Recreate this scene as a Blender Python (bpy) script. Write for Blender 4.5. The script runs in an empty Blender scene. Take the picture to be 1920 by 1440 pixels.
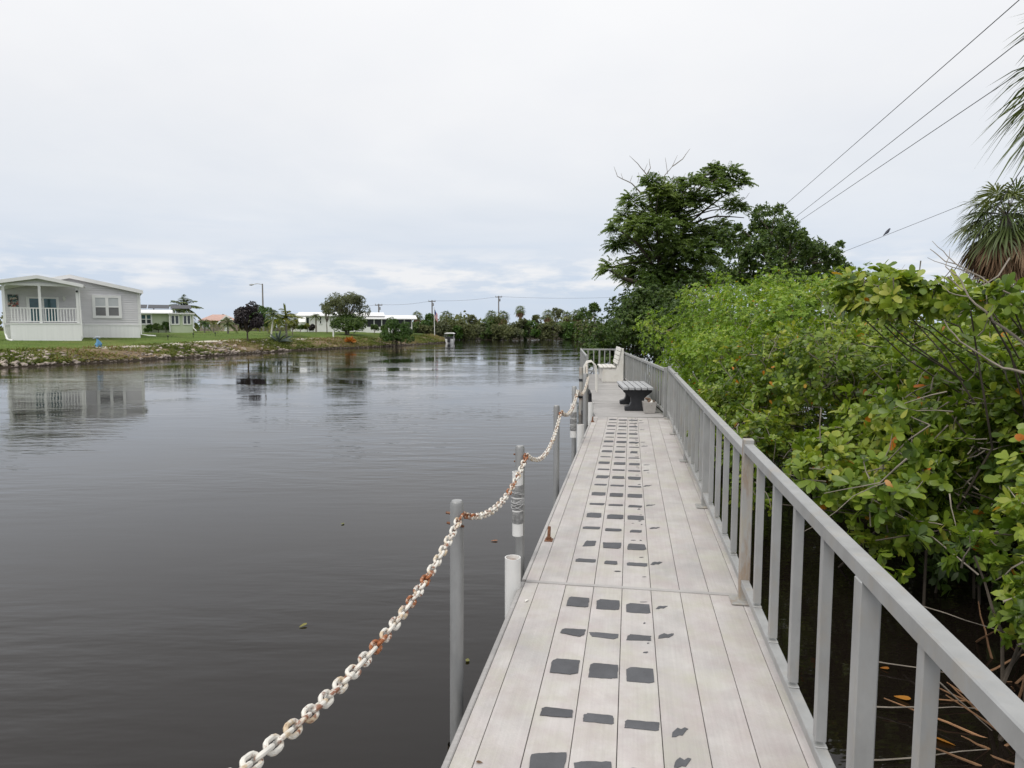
import bpy, bmesh, math, random
import numpy as np
from mathutils import Vector, Matrix

sc = bpy.context.scene
COL = sc.collection
R = math.radians
rng = np.random.default_rng(11)
random.seed(5)

# ------------------------------------------------------------------ camera, sky, sun, exposure
EYE = 2.10
FPX = 1250.0
PITCH = math.atan(107 / FPX)
cam_d = bpy.data.cameras.new('camera')
cam = bpy.data.objects.new('camera', cam_d)
COL.objects.link(cam)
cam.location = (0, 0, EYE)
cam.rotation_euler = (R(90) - PITCH, 0, 0)
cam_d.sensor_width = 36.0
cam_d.lens = 36.0 * FPX / 1920.0
cam_d.clip_start = 0.05
cam_d.clip_end = 4000
sc.camera = cam

SUN_EL, SUN_AZ = R(54), R(-138)      # azimuth from +Y towards +X
wd = bpy.data.worlds.new('World')
sc.world = wd
wd.use_nodes = True
nt = wd.node_tree
nt.nodes.clear()


def wn(t, **kw):
    n = nt.nodes.new(t)
    for k, v in kw.items():
        setattr(n, k, v)
    return n


def wl(a, b):
    nt.links.new(a, b)


def wmath(op, a, b=None, c=None, clamp=False):
    n = wn('ShaderNodeMath', operation=op, use_clamp=clamp)
    for i, x in enumerate((a, b, c)):
        if x is None:
            continue
        if isinstance(x, (int, float)):
            n.inputs[i].default_value = x
        else:
            wl(x, n.inputs[i])
    return n.outputs[0]


def wramp(fac, stops):
    n = wn('ShaderNodeValToRGB')
    el = n.color_ramp.elements
    el[0].position, el[0].color = stops[0][0], (*stops[0][1], 1)
    el[1].position, el[1].color = stops[-1][0], (*stops[-1][1], 1)
    for p, c in stops[1:-1]:
        e = el.new(p)
        e.color = (*c, 1)
    wl(fac, n.inputs[0])
    return n.outputs[0]


def wmix(f, a, b):
    n = wn('ShaderNodeMixRGB')
    for i, x in ((0, f), (1, a), (2, b)):
        if isinstance(x, (int, float)):
            n.inputs[i].default_value = x
        elif isinstance(x, tuple):
            n.inputs[i].default_value = (*x, 1)
        else:
            wl(x, n.inputs[i])
    return n.outputs[0]


def g(v):
    return (v, v, v)


tc = wn('ShaderNodeTexCoord')
sep = wn('ShaderNodeSeparateXYZ')
wl(tc.outputs['Generated'], sep.inputs[0])
dx, dy, dz = sep.outputs
elev = wmath('MAXIMUM', dz, 0.0)
base = wramp(elev, [(0.0, (.56, .64, .75)), (.05, (.535, .615, .735)), (.11, (.60, .66, .75)), (.19, (.72, .748, .79)),
                    (.30, (.80, .807, .826)), (.44, (.875, .875, .885)), (.7, (1.02, 1.02, 1.02)), (1.0, (1.18, 1.18, 1.18))])
# high stratus sheet: projected on a flat layer
den = wmath('ADD', elev, 0.16)
cmb = wn('ShaderNodeCombineXYZ')
wl(wmath('DIVIDE', dx, den), cmb.inputs[0])
wl(wmath('DIVIDE', dy, den), cmb.inputs[1])
nz = wn('ShaderNodeTexNoise')
nz.inputs['Scale'].default_value = .75
nz.inputs['Detail'].default_value = 6
nz.inputs['Roughness'].default_value = .52
nz.inputs['Distortion'].default_value = .3
wl(cmb.outputs[0], nz.inputs['Vector'])
strat = wramp(nz.outputs['Fac'], [(.36, g(0)), (.66, g(1))])
soft = wmath('MULTIPLY', wmath('MULTIPLY', strat, .6), wramp(elev, [(.05, g(.12)), (.20, g(1))]))
lite = wramp(elev, [(0.0, (.84, .845, .865)), (.2, (.86, .86, .87)), (.45, (.93, .93, .93)), (1.0, (1.22, 1.22, 1.22))])
layer = wmix(soft, base, lite)
nz2 = wn('ShaderNodeTexNoise')
nz2.inputs['Scale'].default_value = 1.5
nz2.inputs['Detail'].default_value = 5
wl(cmb.outputs[0], nz2.inputs['Vector'])
grey = wramp(nz2.outputs['Fac'], [(.42, g(0)), (.72, g(.30))])
layer = wmix(wmath('MULTIPLY', grey, wramp(elev, [(.1, g(1)), (.5, g(.25))])), layer, (.63, .67, .745))
# low cumulus bank above the horizon
cm2 = wn('ShaderNodeCombineXYZ')
az = wmath('ARCTAN2', dx, dy)
wl(wmath('MULTIPLY', az, 6.5), cm2.inputs[0])
wl(wmath('MULTIPLY', dz, 26.0), cm2.inputs[1])
nz3 = wn('ShaderNodeTexNoise')
nz3.inputs['Scale'].default_value = 1.35
nz3.inputs['Detail'].default_value = 7
nz3.inputs['Roughness'].default_value = .56
wl(cm2.outputs[0], nz3.inputs['Vector'])
band = wramp(elev, [(.038, g(0)), (.060, g(1)), (.082, g(.95)), (.118, g(0))])
puff = wmath('MULTIPLY', wramp(nz3.outputs['Fac'], [(.43, g(0)), (.56, g(1))]), band)
layer = wmix(wmath('MULTIPLY', puff, .9), layer, (.82, .815, .825))
# haze of thin blue streaks low down
nz4 = wn('ShaderNodeTexNoise')
nz4.inputs['Scale'].default_value = 1.0
nz4.inputs['Detail'].default_value = 4
cm3 = wn('ShaderNodeCombineXYZ')
wl(wmath('MULTIPLY', az, 3.0), cm3.inputs[0])
wl(wmath('MULTIPLY', dz, 40.0), cm3.inputs[1])
wl(cm3.outputs[0], nz4.inputs['Vector'])
low = wramp(elev, [(.03, g(.6)), (.09, g(.75)), (.16, g(0))])
streak = wmath('MULTIPLY', wramp(nz4.outputs['Fac'], [(.5, g(0)), (.68, g(.75))]), low)
layer = wmix(streak, layer, (.52, .61, .745))

sky = wn('ShaderNodeTexSky')
sky.sky_type = 'NISHITA'
sky.sun_disc = False
sky.sun_elevation = SUN_EL
sky.sun_rotation = SUN_AZ
bg1 = wn('ShaderNodeBackground')
bg1.inputs['Strength'].default_value = .10
wl(sky.outputs[0], bg1.inputs['Color'])
bg2 = wn('ShaderNodeBackground')
bg2.inputs['Strength'].default_value = 1.0
wl(layer, bg2.inputs['Color'])
mx = wn('ShaderNodeMixShader')
mx.inputs[0].default_value = .94          # cloud cover
wl(bg1.outputs[0], mx.inputs[1])
wl(bg2.outputs[0], mx.inputs[2])
wo = wn('ShaderNodeOutputWorld')
wl(mx.outputs[0], wo.inputs['Surface'])

sun_d = bpy.data.lights.new('sun', 'SUN')
sun_d.energy = 1.5
sun_d.angle = R(25)
sun_d.color = (1.0, .96, .90)
sun = bpy.data.objects.new('sun', sun_d)
COL.objects.link(sun)
sdir = Vector((math.sin(SUN_AZ) * math.cos(SUN_EL), math.cos(SUN_AZ) * math.cos(SUN_EL), math.sin(SUN_EL)))
sun.rotation_euler = sdir.to_track_quat('Z', 'Y').to_euler()

vs = sc.view_settings
vs.view_transform = 'Standard'
vs.look = 'None'
vs.exposure = 0.18
vs.gamma = 1.0
vs.use_curve_mapping = False

# ------------------------------------------------------------------ photograph -> place
CP, SP = math.cos(PITCH), math.sin(PITCH)


PHI = 0.0          # turn of the frame a building is laid out in


def ray(px, py):
    x, y = (px - 960) / FPX, (720 - py) / FPX
    d = np.array([x, CP + y * SP, -SP + y * CP])
    c, s_ = math.cos(PHI), math.sin(PHI)
    return np.array([d[0] * c + d[1] * s_, -d[0] * s_ + d[1] * c, d[2]])


def turn(t, phi):
    """set a finished building (laid out square to its own frame) to its real bearing"""
    x, y, z = t.location
    t.location = (x * math.cos(phi) - y * math.sin(phi), x * math.sin(phi) + y * math.cos(phi), z)
    t.rotation_euler = (0, 0, phi)


def at(px, py, D):
    """point seen at a pixel, D metres in front of the camera"""
    d = ray(px, py)
    return np.array([0, 0, EYE]) + d * (D / d[1])


def gp(px, py, z):
    """point seen at a pixel, on the level z"""
    d = ray(px, py)
    return np.array([0, 0, EYE]) + d * ((z - EYE) / d[2])


# ------------------------------------------------------------------ materials
MATS = {}


def M(name, col, rough=.6, metal=0.0, var=.15, scale=5.0, bump=0.0, bscale=60.0, spec=.5, rand=0.0, stain=None, sscale=1.5,
      samt=.5, sthr=(.5, .7), stretch=(1, 1, 1), world=False, grain=None):
    m = bpy.data.materials.new(name)
    m.use_nodes = True
    t = m.node_tree
    bs = t.nodes['Principled BSDF']
    L = t.links.new
    tcn = t.nodes.new('ShaderNodeTexCoord')
    oi = t.nodes.new('ShaderNodeObjectInfo')
    mp = t.nodes.new('ShaderNodeMapping')
    mp.inputs['Scale'].default_value = stretch
    if world:
        ge = t.nodes.new('ShaderNodeNewGeometry')
        L(ge.outputs['Position'], mp.inputs['Vector'])
    else:
        ad = t.nodes.new('ShaderNodeVectorMath')
        ad.operation = 'MULTIPLY_ADD'
        L(oi.outputs['Random'], ad.inputs[0])
        ad.inputs[1].default_value = (37, 53, 71)
        L(tcn.outputs['Object'], ad.inputs[2])
        L(ad.outputs[0], mp.inputs['Vector'])
    no = t.nodes.new('ShaderNodeTexNoise')
    no.inputs['Scale'].default_value = scale
    no.inputs['Detail'].default_value = 6
    no.inputs['Roughness'].default_value = .6
    L(mp.outputs[0], no.inputs['Vector'])
    rp = t.nodes.new('ShaderNodeMapRange')
    rp.inputs['From Min'].default_value = .3
    rp.inputs['From Max'].default_value = .7
    rp.inputs['To Min'].default_value = 1 - var
    rp.inputs['To Max'].default_value = 1 + var
    L(no.outputs['Fac'], rp.inputs['Value'])
    val = rp.outputs[0]
    if rand:
        rr = t.nodes.new('ShaderNodeMapRange')
        rr.inputs['To Min'].default_value = 1 - rand
        rr.inputs['To Max'].default_value = 1 + rand
        L(oi.outputs['Random'], rr.inputs['Value'])
        mu = t.nodes.new('ShaderNodeMath')
        mu.operation = 'MULTIPLY'
        L(val, mu.inputs[0])
        L(rr.outputs[0], mu.inputs[1])
        val = mu.outputs[0]
    sm = t.nodes.new('ShaderNodeVectorMath')
    sm.operation = 'SCALE'
    sm.inputs[0].default_value = col
    L(val, sm.inputs['Scale'])
    out = sm.outputs[0]
    for k, st in enumerate(stain if isinstance(stain, list) else ([stain] if stain else [])):
        n2 = t.nodes.new('ShaderNodeTexNoise')
        n2.inputs['Scale'].default_value = sscale * (1 + .7 * k)
        n2.inputs['Detail'].default_value = 8
        n2.inputs['Roughness'].default_value = .65
        ad2 = t.nodes.new('ShaderNodeVectorMath')
        ad2.operation = 'ADD'
        ad2.inputs[1].default_value = (3.1 + 7 * k, 9.7, 1.3)
        L(mp.outputs[0], ad2.inputs[0])
        L(ad2.outputs[0], n2.inputs['Vector'])
        r2 = t.nodes.new('ShaderNodeMapRange')
        r2.inputs['From Min'].default_value, r2.inputs['From Max'].default_value = sthr
        r2.inputs['To Max'].default_value = samt
        L(n2.outputs['Fac'], r2.inputs['Value'])
        mi = t.nodes.new('ShaderNodeMixRGB')
        L(r2.outputs[0], mi.inputs[0])
        L(out, mi.inputs[1])
        mi.inputs[2].default_value = (*st, 1)
        out = mi.outputs[0]
    if grain:
        ang, along, across, amt = grain
        mg = t.nodes.new('ShaderNodeMapping')
        mg.vector_type = 'TEXTURE'
        mg.inputs['Rotation'].default_value = (0, 0, ang)
        mg.inputs['Scale'].default_value = (along, across, across)
        L(mp.outputs[0], mg.inputs['Vector'])
        ng = t.nodes.new('ShaderNodeTexNoise')
        ng.inputs['Scale'].default_value = 1.0
        ng.inputs['Detail'].default_value = 5
        ng.inputs['Roughness'].default_value = .7
        L(mg.outputs[0], ng.inputs['Vector'])
        rg = t.nodes.new('ShaderNodeMapRange')
        rg.inputs['From Min'].default_value = .3
        rg.inputs['From Max'].default_value = .7
        rg.inputs['To Min'].default_value = 1 - amt
        rg.inputs['To Max'].default_value = 1 + amt
        L(ng.outputs['Fac'], rg.inputs['Value'])
        sg = t.nodes.new('ShaderNodeVectorMath')
        sg.operation = 'SCALE'
        L(out, sg.inputs[0])
        L(rg.outputs[0], sg.inputs['Scale'])
        out = sg.outputs[0]
    L(out, bs.inputs['Base Color'])
    bs.inputs['Roughness'].default_value = rough
    bs.inputs['Metallic'].default_value = metal
    bs.inputs['Specular IOR Level'].default_value = spec
    if bump:
        nb = t.nodes.new('ShaderNodeTexNoise')
        nb.inputs['Scale'].default_value = bscale
        nb.inputs['Detail'].default_value = 5
        L(mp.outputs[0], nb.inputs['Vector'])
        bp = t.nodes.new('ShaderNodeBump')
        bp.inputs['Strength'].default_value = bump
        bp.inputs['Distance'].default_value = .01
        L(nb.outputs['Fac'], bp.inputs['Height'])
        L(bp.outputs[0], bs.inputs['Normal'])
    MATS[name] = m
    return m


def leafmat(name, stops, rough=.42, trans=.35, spec=.4):
    m = bpy.data.materials.new(name)
    m.use_nodes = True
    t = m.node_tree
    L = t.links.new
    bs = t.nodes['Principled BSDF']
    at_ = t.nodes.new('ShaderNodeAttribute')
    at_.attribute_name = 'hue'
    oi = t.nodes.new('ShaderNodeAttribute')
    oi.attribute_name = 'hue'
    oi.attribute_type = 'OBJECT'
    ad = t.nodes.new('ShaderNodeMath')
    L(at_.outputs['Fac'], ad.inputs[0])
    L(oi.outputs['Fac'], ad.inputs[1])
    rp = t.nodes.new('ShaderNodeValToRGB')
    el = rp.color_ramp.elements
    el[0].position, el[0].color = stops[0][0], (*stops[0][1], 1)
    el[1].position, el[1].color = stops[-1][0], (*stops[-1][1], 1)
    for p, c in stops[1:-1]:
        e = el.new(p)
        e.color = (*c, 1)
    L(ad.outputs[0], rp.inputs[0])
    L(rp.outputs[0], bs.inputs['Base Color'])
    bs.inputs['Roughness'].default_value = rough
    bs.inputs['Specular IOR Level'].default_value = spec
    tr = t.nodes.new('ShaderNodeBsdfTranslucent')
    tm = t.nodes.new('ShaderNodeMixRGB')
    tm.blend_type = 'MULTIPLY'
    tm.inputs[0].default_value = 1
    tm.inputs[2].default_value = (1.25, 1.3, .6, 1)
    L(rp.outputs[0], tm.inputs[1])
    L(tm.outputs[0], tr.inputs['Color'])
    mxs = t.nodes.new('ShaderNodeMixShader')
    mxs.inputs[0].default_value = trans
    L(bs.outputs[0], mxs.inputs[1])
    L(tr.outputs[0], mxs.inputs[2])
    L(mxs.outputs[0], t.nodes['Material Output'].inputs['Surface'])
    MATS[name] = m
    return m


PLANK = M('grey_composite', (.455, .425, .412), .62, var=.09, scale=3, bump=.15, bscale=90, rand=.05,
          stain=[(.29, .285, .28), (.53, .515, .49), (.40, .39, .31), (.38, .325, .32)], sscale=1.6, samt=.65, sthr=(.46, .70), stretch=(1, 1, 1), grain=(R(79.8), .6, .012, .055))
PLANK2 = M('worn_grey_board', (.37, .355, .345), .65, var=.1, scale=4, bump=.2, bscale=60, rand=.10, stain=[(.27, .26, .25)], sscale=3, samt=.6, grain=(0, .5, .012, .12))
GRIP = M('dark_grip_pad', (.088, .09, .098), .85, var=.14, scale=14, bump=.3, bscale=300, rand=.10, stain=[(.30, .29, .28)], sscale=60, samt=.8, sthr=(.70, .74))
ALU = M('dull_aluminium', (.36, .363, .36), .5, .35, var=.10, scale=9, bump=.05, bscale=120, rand=.03,
        stain=[(.25, .25, .245), (.38, .33, .26)], sscale=5, samt=.5, sthr=(.52, .72), stretch=(1, 1, .5))
ALUR = M('stained_aluminium', (.37, .365, .35), .55, .3, var=.1, scale=7, stain=[(.30, .20, .12), (.40, .36, .29)], sscale=9, samt=.7, sthr=(.50, .62),
         stretch=(1, 1, .25))
GALV = M('galvanised_pipe', (.31, .313, .313), .5, .45, var=.14, scale=9, stain=[(.22, .21, .20), (.5, .5, .49)], sscale=4, samt=.5, stretch=(1, 1, .35))
CHAIN = M('white_coated_chain', (.68, .655, .60), .5, var=.08, scale=30, stain=[(.52, .40, .26), (.20, .062, .02)], sscale=16, samt=.93, sthr=(.525, .60))
CHAINR = M('rusty_chain', (.30, .10, .035), .8, var=.35, scale=60, stain=[(.10, .045, .02), (.6, .5, .4)], sscale=30, samt=.8, sthr=(.52, .6), bump=.4, bscale=150)
RUST = M('rust', (.16, .065, .03), .85, var=.4, scale=40, bump=.5, bscale=150, stain=[(.42, .25, .16)], sscale=25, samt=.8)
PVC = M('white_pvc', (.74, .735, .72), .35, var=.05, scale=6, stain=[(.5, .48, .43)], sscale=6, samt=.35, sthr=(.55, .75))
TAPE = M('grey_tape', (.20, .20, .20), .55, var=.4, scale=40, bump=.3, bscale=150, stain=[(.45, .45, .44)], sscale=30, samt=.6)
CORD = M('pale_cord', (.55, .55, .55), .6)
BLACK = M('black_plastic', (.02, .021, .025), .5, var=.25, scale=8, bump=.1)
SLAT = M('grey_plastic_slat', (.38, .385, .395), .6, var=.1, scale=12, stretch=(6, .6, 6), rand=.05, bump=.1)
WHITEW = M('white_painted_plastic', (.72, .70, .655), .5, var=.05, scale=4, stain=[(.50, .46, .39)], sscale=3, samt=.4)
WHITE = M('white_paint', (.78, .78, .77), .5, var=.03, scale=3)
WVINYL = M('white_skirting', (.85, .85, .845), .5, var=.05, scale=.8, stretch=(8, 8, .2))
GREYS = M('grey_siding', (.66, .65, .665), .6, var=.04, scale=2, rand=.02)
GREYD = M('grey_wall', (.56, .55, .57), .6, var=.04, scale=2)
ROOFW = M('white_metal_roof', (.78, .78, .78), .4, var=.05, scale=1.2)
ROOFG = M('pale_shingle', (.50, .49, .48), .8, var=.12, scale=6)
ROOFD = M('dark_shingle', (.06, .062, .07), .7, var=.2, scale=6)
ROOFP = M('pink_tile_roof', (.46, .30, .25), .8, var=.15, scale=3)
GREENW = M('pale_green_siding', (.50, .56, .40), .6, var=.04, scale=2)
BEIGEW = M('beige_wall', (.55, .46, .38), .7, var=.05, scale=2)
GLASS = M('dark_window', (.03, .037, .04), .08, var=.3, scale=.8, spec=.7)
GLASST = M('teal_glass_door', (.03, .10, .11), .08, var=.4, scale=.9, spec=.7)
BLIND = M('window_blind', (.50, .52, .53), .35, var=.06, scale=2)
SCREEN = M('insect_screen', (.17, .17, .175), .6, var=.1, scale=3)
DSCREEN = M('dark_lanai_screen', (.02, .021, .024), .35, var=.3, scale=.6)
TRUNK = M('grey_bark', (.17, .145, .12), .9, var=.3, scale=6, bump=.6, bscale=25, stretch=(1, 1, .3))
TWIG = M('grey_twig', (.23, .20, .165), .9, var=.3, scale=12)
DTWIG = M('dark_twig', (.075, .06, .045), .9, var=.3, scale=9)
PTRUNK = M('palm_trunk', (.24, .215, .19), .9, var=.25, scale=4, bump=.6, bscale=14, stretch=(1, 1, 4))
REED = M('dry_reed', (.24, .13, .065), .8, var=.35, scale=9, rand=.25)
STONE = M("pale_rock", (.34, .285, .245), .9, var=.22, scale=5, rand=.30, bump=.6, bscale=12, stain=[(.20, .17, .14)], sscale=3, samt=.7)
LAWN = M('lawn_grass', (.095, .14, .03), .95, var=.22, scale=.9, stain=[(.19, .18, .065), (.085, .13, .028)], sscale=.25, samt=.65, bump=.5, bscale=25, spec=.1, world=True)
BANKM = M('bank_soil', (.19, .14, .09), .95, var=.35, scale=2.5, stain=[(.13, .15, .045), (.20, .15, .10)], sscale=1.0, samt=.8, bump=.8, bscale=9, spec=.1, world=True)
MUD = M('dark_mud', (.035, .028, .02), .95, spec=.05, var=.3, scale=2, bump=.5, bscale=8, world=True)
CONC = M('pale_concrete', (.52, .48, .40), .9, var=.1, scale=2, world=True)
FARG = M('far_ground_scrub', (.07, .085, .03), .95, var=.3, scale=.4, world=True, spec=.1)
POLE = M('weathered_pole', (.20, .185, .17), .9, var=.2, scale=4, stretch=(1, 1, .2))
WIRE = M('wire', (.06, .06, .065), .6)
STATB = M('blue_glaze', (.07, .22, .38), .3, var=.35, scale=6)
STATG = M('grey_glaze', (.30, .34, .38), .4, var=.2, scale=7)
CLEAR = M('cloudy_plastic_bin', (.42, .40, .38), .35, var=.12, scale=10)
JUNK = M('brown_litter', (.20, .13, .09), .8, var=.5, scale=20)
BIRDM = M('bird_plumage', (.05, .055, .075), .7, var=.3)
BRASS = M('lamp_glass', (.7, .7, .66), .3)

LEAFN = leafmat('mangrove_leaf', [(0.0, (.042, .078, .012)), (.25, (.088, .150, .018)), (.55, (.165, .240, .028)), (.85, (.285, .355, .048)),
                                  (.962, (.37, .38, .07)), (.975, (.50, .23, .03)), (1.0, (.50, .14, .015))], trans=.36, rough=.36)
LEAFL = leafmat('light_mangrove_leaf', [(0.0, (.068, .125, .016)), (.3, (.150, .250, .026)), (.7, (.240, .360, .042)), (.972, (.36, .42, .07)),
                                        (.982, (.50, .23, .03)), (1.0, (.50, .15, .015))], trans=.38, rough=.4)
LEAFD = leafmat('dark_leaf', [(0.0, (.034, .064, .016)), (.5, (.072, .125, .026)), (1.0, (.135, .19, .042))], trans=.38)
LEAFT = leafmat('feathery_leaf', [(0.0, (.075, .125, .035)), (.5, (.14, .205, .055)), (1.0, (.23, .29, .085))], trans=.48, rough=.5)
LEAFO = leafmat('olive_leaf', [(0.0, (.065, .08, .04)), (.5, (.115, .13, .062)), (1.0, (.17, .18, .085))], trans=.35, rough=.55)
LEAFF = leafmat('far_shrub_leaf', [(0.0, (.06, .075, .03)), (.5, (.11, .125, .045)), (1.0, (.165, .175, .065))], trans=.3, rough=.6)
LEAFG = leafmat('garden_leaf', [(0.0, (.03, .07, .012)), (.5, (.06, .125, .02)), (1.0, (.11, .18, .035))], trans=.35)
LEAFP = leafmat('purple_leaf', [(0.0, (.012, .010, .013)), (.6, (.026, .018, .022)), (1.0, (.05, .04, .03))], trans=.15)
LEAFY = leafmat('yellow_green_frond', [(0.0, (.09, .12, .02)), (.6, (.17, .19, .035)), (1.0, (.28, .25, .06))], trans=.35)
LEAFPALM = leafmat('palm_frond', [(0.0, (.05, .08, .022)), (.5, (.105, .14, .04)), (1.0, (.19, .21, .075))], trans=.25, rough=.4)
LEAFDEAD = leafmat('dead_frond', [(0.0, (.11, .07, .04)), (.5, (.24, .145, .085)), (1.0, (.38, .26, .165))], trans=.2, rough=.8)
LEAFAG = leafmat('agave_blade', [(0.0, (.07, .095, .085)), (1.0, (.16, .20, .18))], trans=.1)
LEAFOR = leafmat('orange_leaf', [(0.0, (.32, .10, .02)), (1.0, (.55, .24, .04))], trans=.3)
GRASSB = leafmat('bank_weed', [(0.0, (.075, .10, .02)), (.45, (.16, .19, .04)), (.75, (.23, .21, .08)), (1.0, (.27, .19, .12))], trans=.3, rough=.7)


# ------------------------------------------------------------------ mesh helpers
def unit(v):
    v = np.asarray(v, float)
    return v / (np.linalg.norm(v) + 1e-12)


class MB:
    def __init__(s):
        s.v, s.f = [], []

    def add(s, V, F):
        o = len(s.v)
        s.v.extend([tuple(map(float, p)) for p in V])
        s.f.extend([tuple(i + o for i in f) for f in F])
        return s

    def box(s, c, size, d=(1, 0, 0), up=(0, 0, 1)):
        """box centred on c: size = (along d, across, along up)"""
        d = unit(d)
        w = unit(np.cross(up, d))
        h = np.cross(d, w)
        c = np.asarray(c, float)
        V = [c + d * (i * size[0] / 2) + w * (j * size[1] / 2) + h * (k * size[2] / 2) for i in (-1, 1) for j in (-1, 1) for k in (-1, 1)]
        return s.add(V, [(0, 1, 3, 2), (4, 6, 7, 5), (0, 4, 5, 1), (2, 3, 7, 6), (0, 2, 6, 4), (1, 5, 7, 3)])

    def bx(s, x0, x1, y0, y1, z0, z1):
        return s.box(((x0 + x1) / 2, (y0 + y1) / 2, (z0 + z1) / 2), (x1 - x0, y1 - y0, z1 - z0))

    def bar(s, p0, p1, w, h):
        p0, p1 = np.asarray(p0, float), np.asarray(p1, float)
        d = p1 - p0
        up = (0, 0, 1) if abs(unit(d)[2]) < .95 else (0, 1, 0)
        return s.box((p0 + p1) / 2, (np.linalg.norm(d), w, h), d, up)

    def prism(s, pts, ext):
        """polygon extruded along ext"""
        n = len(pts)
        P = [np.asarray(p, float) for p in pts]
        V = P + [p + np.asarray(ext, float) for p in P]
        F = [tuple(range(n))[::-1], tuple(range(n, 2 * n))] + [(i, (i + 1) % n, n + (i + 1) % n, n + i) for i in range(n)]
        return s.add(V, F)

    def tube(s, path, rad, k=8, closed=False, caps=True):
        P = [np.asarray(p, float) for p in path]
        n = len(P)
        if not hasattr(rad, '__len__'):
            rad = [rad] * n
        V, F = [], []
        prev = None
        for i in range(n):
            if closed:
                t = P[(i + 1) % n] - P[i - 1]
            else:
                t = P[min(i + 1, n - 1)] - P[max(i - 1, 0)]
            t = unit(t)
            if prev is None:
                a = np.cross(t, (0, 0, 1))
                if np.linalg.norm(a) < .05:
                    a = np.cross(t, (0, 1, 0))
            else:
                a = prev - t * np.dot(prev, t)
            a = unit(a)
            prev = a
            b = np.cross(t, a)
            for j in range(k):
                q = 2 * math.pi * j / k
                V.append(P[i] + (a * math.cos(q) + b * math.sin(q)) * rad[i])
        m = n if closed else n - 1
        for i in range(m):
            for j in range(k):
                i2 = (i + 1) % n
                F.append((i * k + j, i * k + (j + 1) % k, i2 * k + (j + 1) % k, i2 * k + j))
        if caps and not closed:
            F.append(tuple(range(k))[::-1])
            F.append(tuple((n - 1) * k + j for j in range(k)))
        return s.add(V, F)

    def pipe(s, p0, p1, r, wall, k=20):
        """open hollow pipe"""
        p0, p1 = np.asarray(p0, float), np.asarray(p1, float)
        t = unit(p1 - p0)
        a = unit(np.cross(t, (0, 1, 0.01)))
        b = np.cross(t, a)
        V = []
        for p, rr in ((p0, r), (p1, r), (p1, r - wall), (p1 + (p0 - p1) * .6, r - wall)):
            V += [p + (a * math.cos(2 * math.pi * j / k) + b * math.sin(2 * math.pi * j / k)) * rr for j in range(k)]
        F = [(i * k + j, i * k + (j + 1) % k, (i + 1) * k + (j + 1) % k, (i + 1) * k + j) for i in range(3) for j in range(k)]
        F.append(tuple(range(k))[::-1])
        return s.add(V, F)

    def mesh(s, name, bevel=0.0, smooth=False, seg=1):
        me = bpy.data.meshes.new(name)
        me.from_pydata(s.v, [], s.f)
        bm = bmesh.new()
        bm.from_mesh(me)
        bmesh.ops.recalc_face_normals(bm, faces=bm.faces)
        if bevel:
            bmesh.ops.bevel(bm, geom=[e for e in bm.edges if e.is_manifold and e.calc_face_angle(0) > .5], offset=bevel, segments=seg,
                            affect='EDGES', profile=.5, clamp_overlap=True)
        bm.to_mesh(me)
        bm.free()
        if smooth:
            me.polygons.foreach_set('use_smooth', [True] * len(me.polygons))
            try:
                me.set_sharp_from_angle(angle=R(40))
            except Exception:
                pass
        return me

    def build(s, name, mat, parent=None, bevel=0.0, smooth=False, kind=None, label=None):
        """geometry is given in world coordinates; the part is stored relative to its thing"""
        if parent is not None:
            o = wloc(parent)
            s.v = [(p[0] - o[0], p[1] - o[1], p[2] - o[2]) for p in s.v]
        me = s.mesh(name, bevel, smooth)
        me.materials.append(mat)
        return link(name, me, parent, kind, label)


def wloc(o):
    p = Vector((0, 0, 0))
    while o is not None:
        p += o.location
        o = o.parent
    return p


def link(name, me, parent=None, kind=None, label=None, loc=None):
    ob = bpy.data.objects.new(name, me)
    COL.objects.link(ob)
    ob.parent = parent
    if loc is not None:
        lo = Vector(tuple(map(float, loc)))
        if parent is not None:
            lo -= wloc(parent)
        ob.location = lo
    if kind:
        ob['kind'] = kind
    if label:
        ob['label'] = label
    return ob


def thing(name, label, cat, loc=(0, 0, 0), group=None):
    o = bpy.data.objects.new(name, None)
    COL.objects.link(o)
    o.location = tuple(map(float, loc))
    o.empty_display_size = .2
    return tag(o, label, cat, group)


def tag(o, label, cat, group=None):
    o['label'] = label
    o['category'] = cat
    if group:
        o['group'] = group
    return o


def copy_tree(o, loc=None, rotz=None, scale=None, label=None, parent=None):
    c = o.copy()
    COL.objects.link(c)
    if parent is not None:
        c.parent = parent
    if loc is not None:
        c.location = tuple(map(float, loc))
    if rotz is not None:
        c.rotation_euler = (0, 0, rotz)
    if scale is not None:
        c.scale = scale if hasattr(scale, '__len__') else (scale,) * 3
    if label:
        c['label'] = label
    for ch in list(o.children):
        copy_tree(ch, parent=c)
    return c


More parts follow.
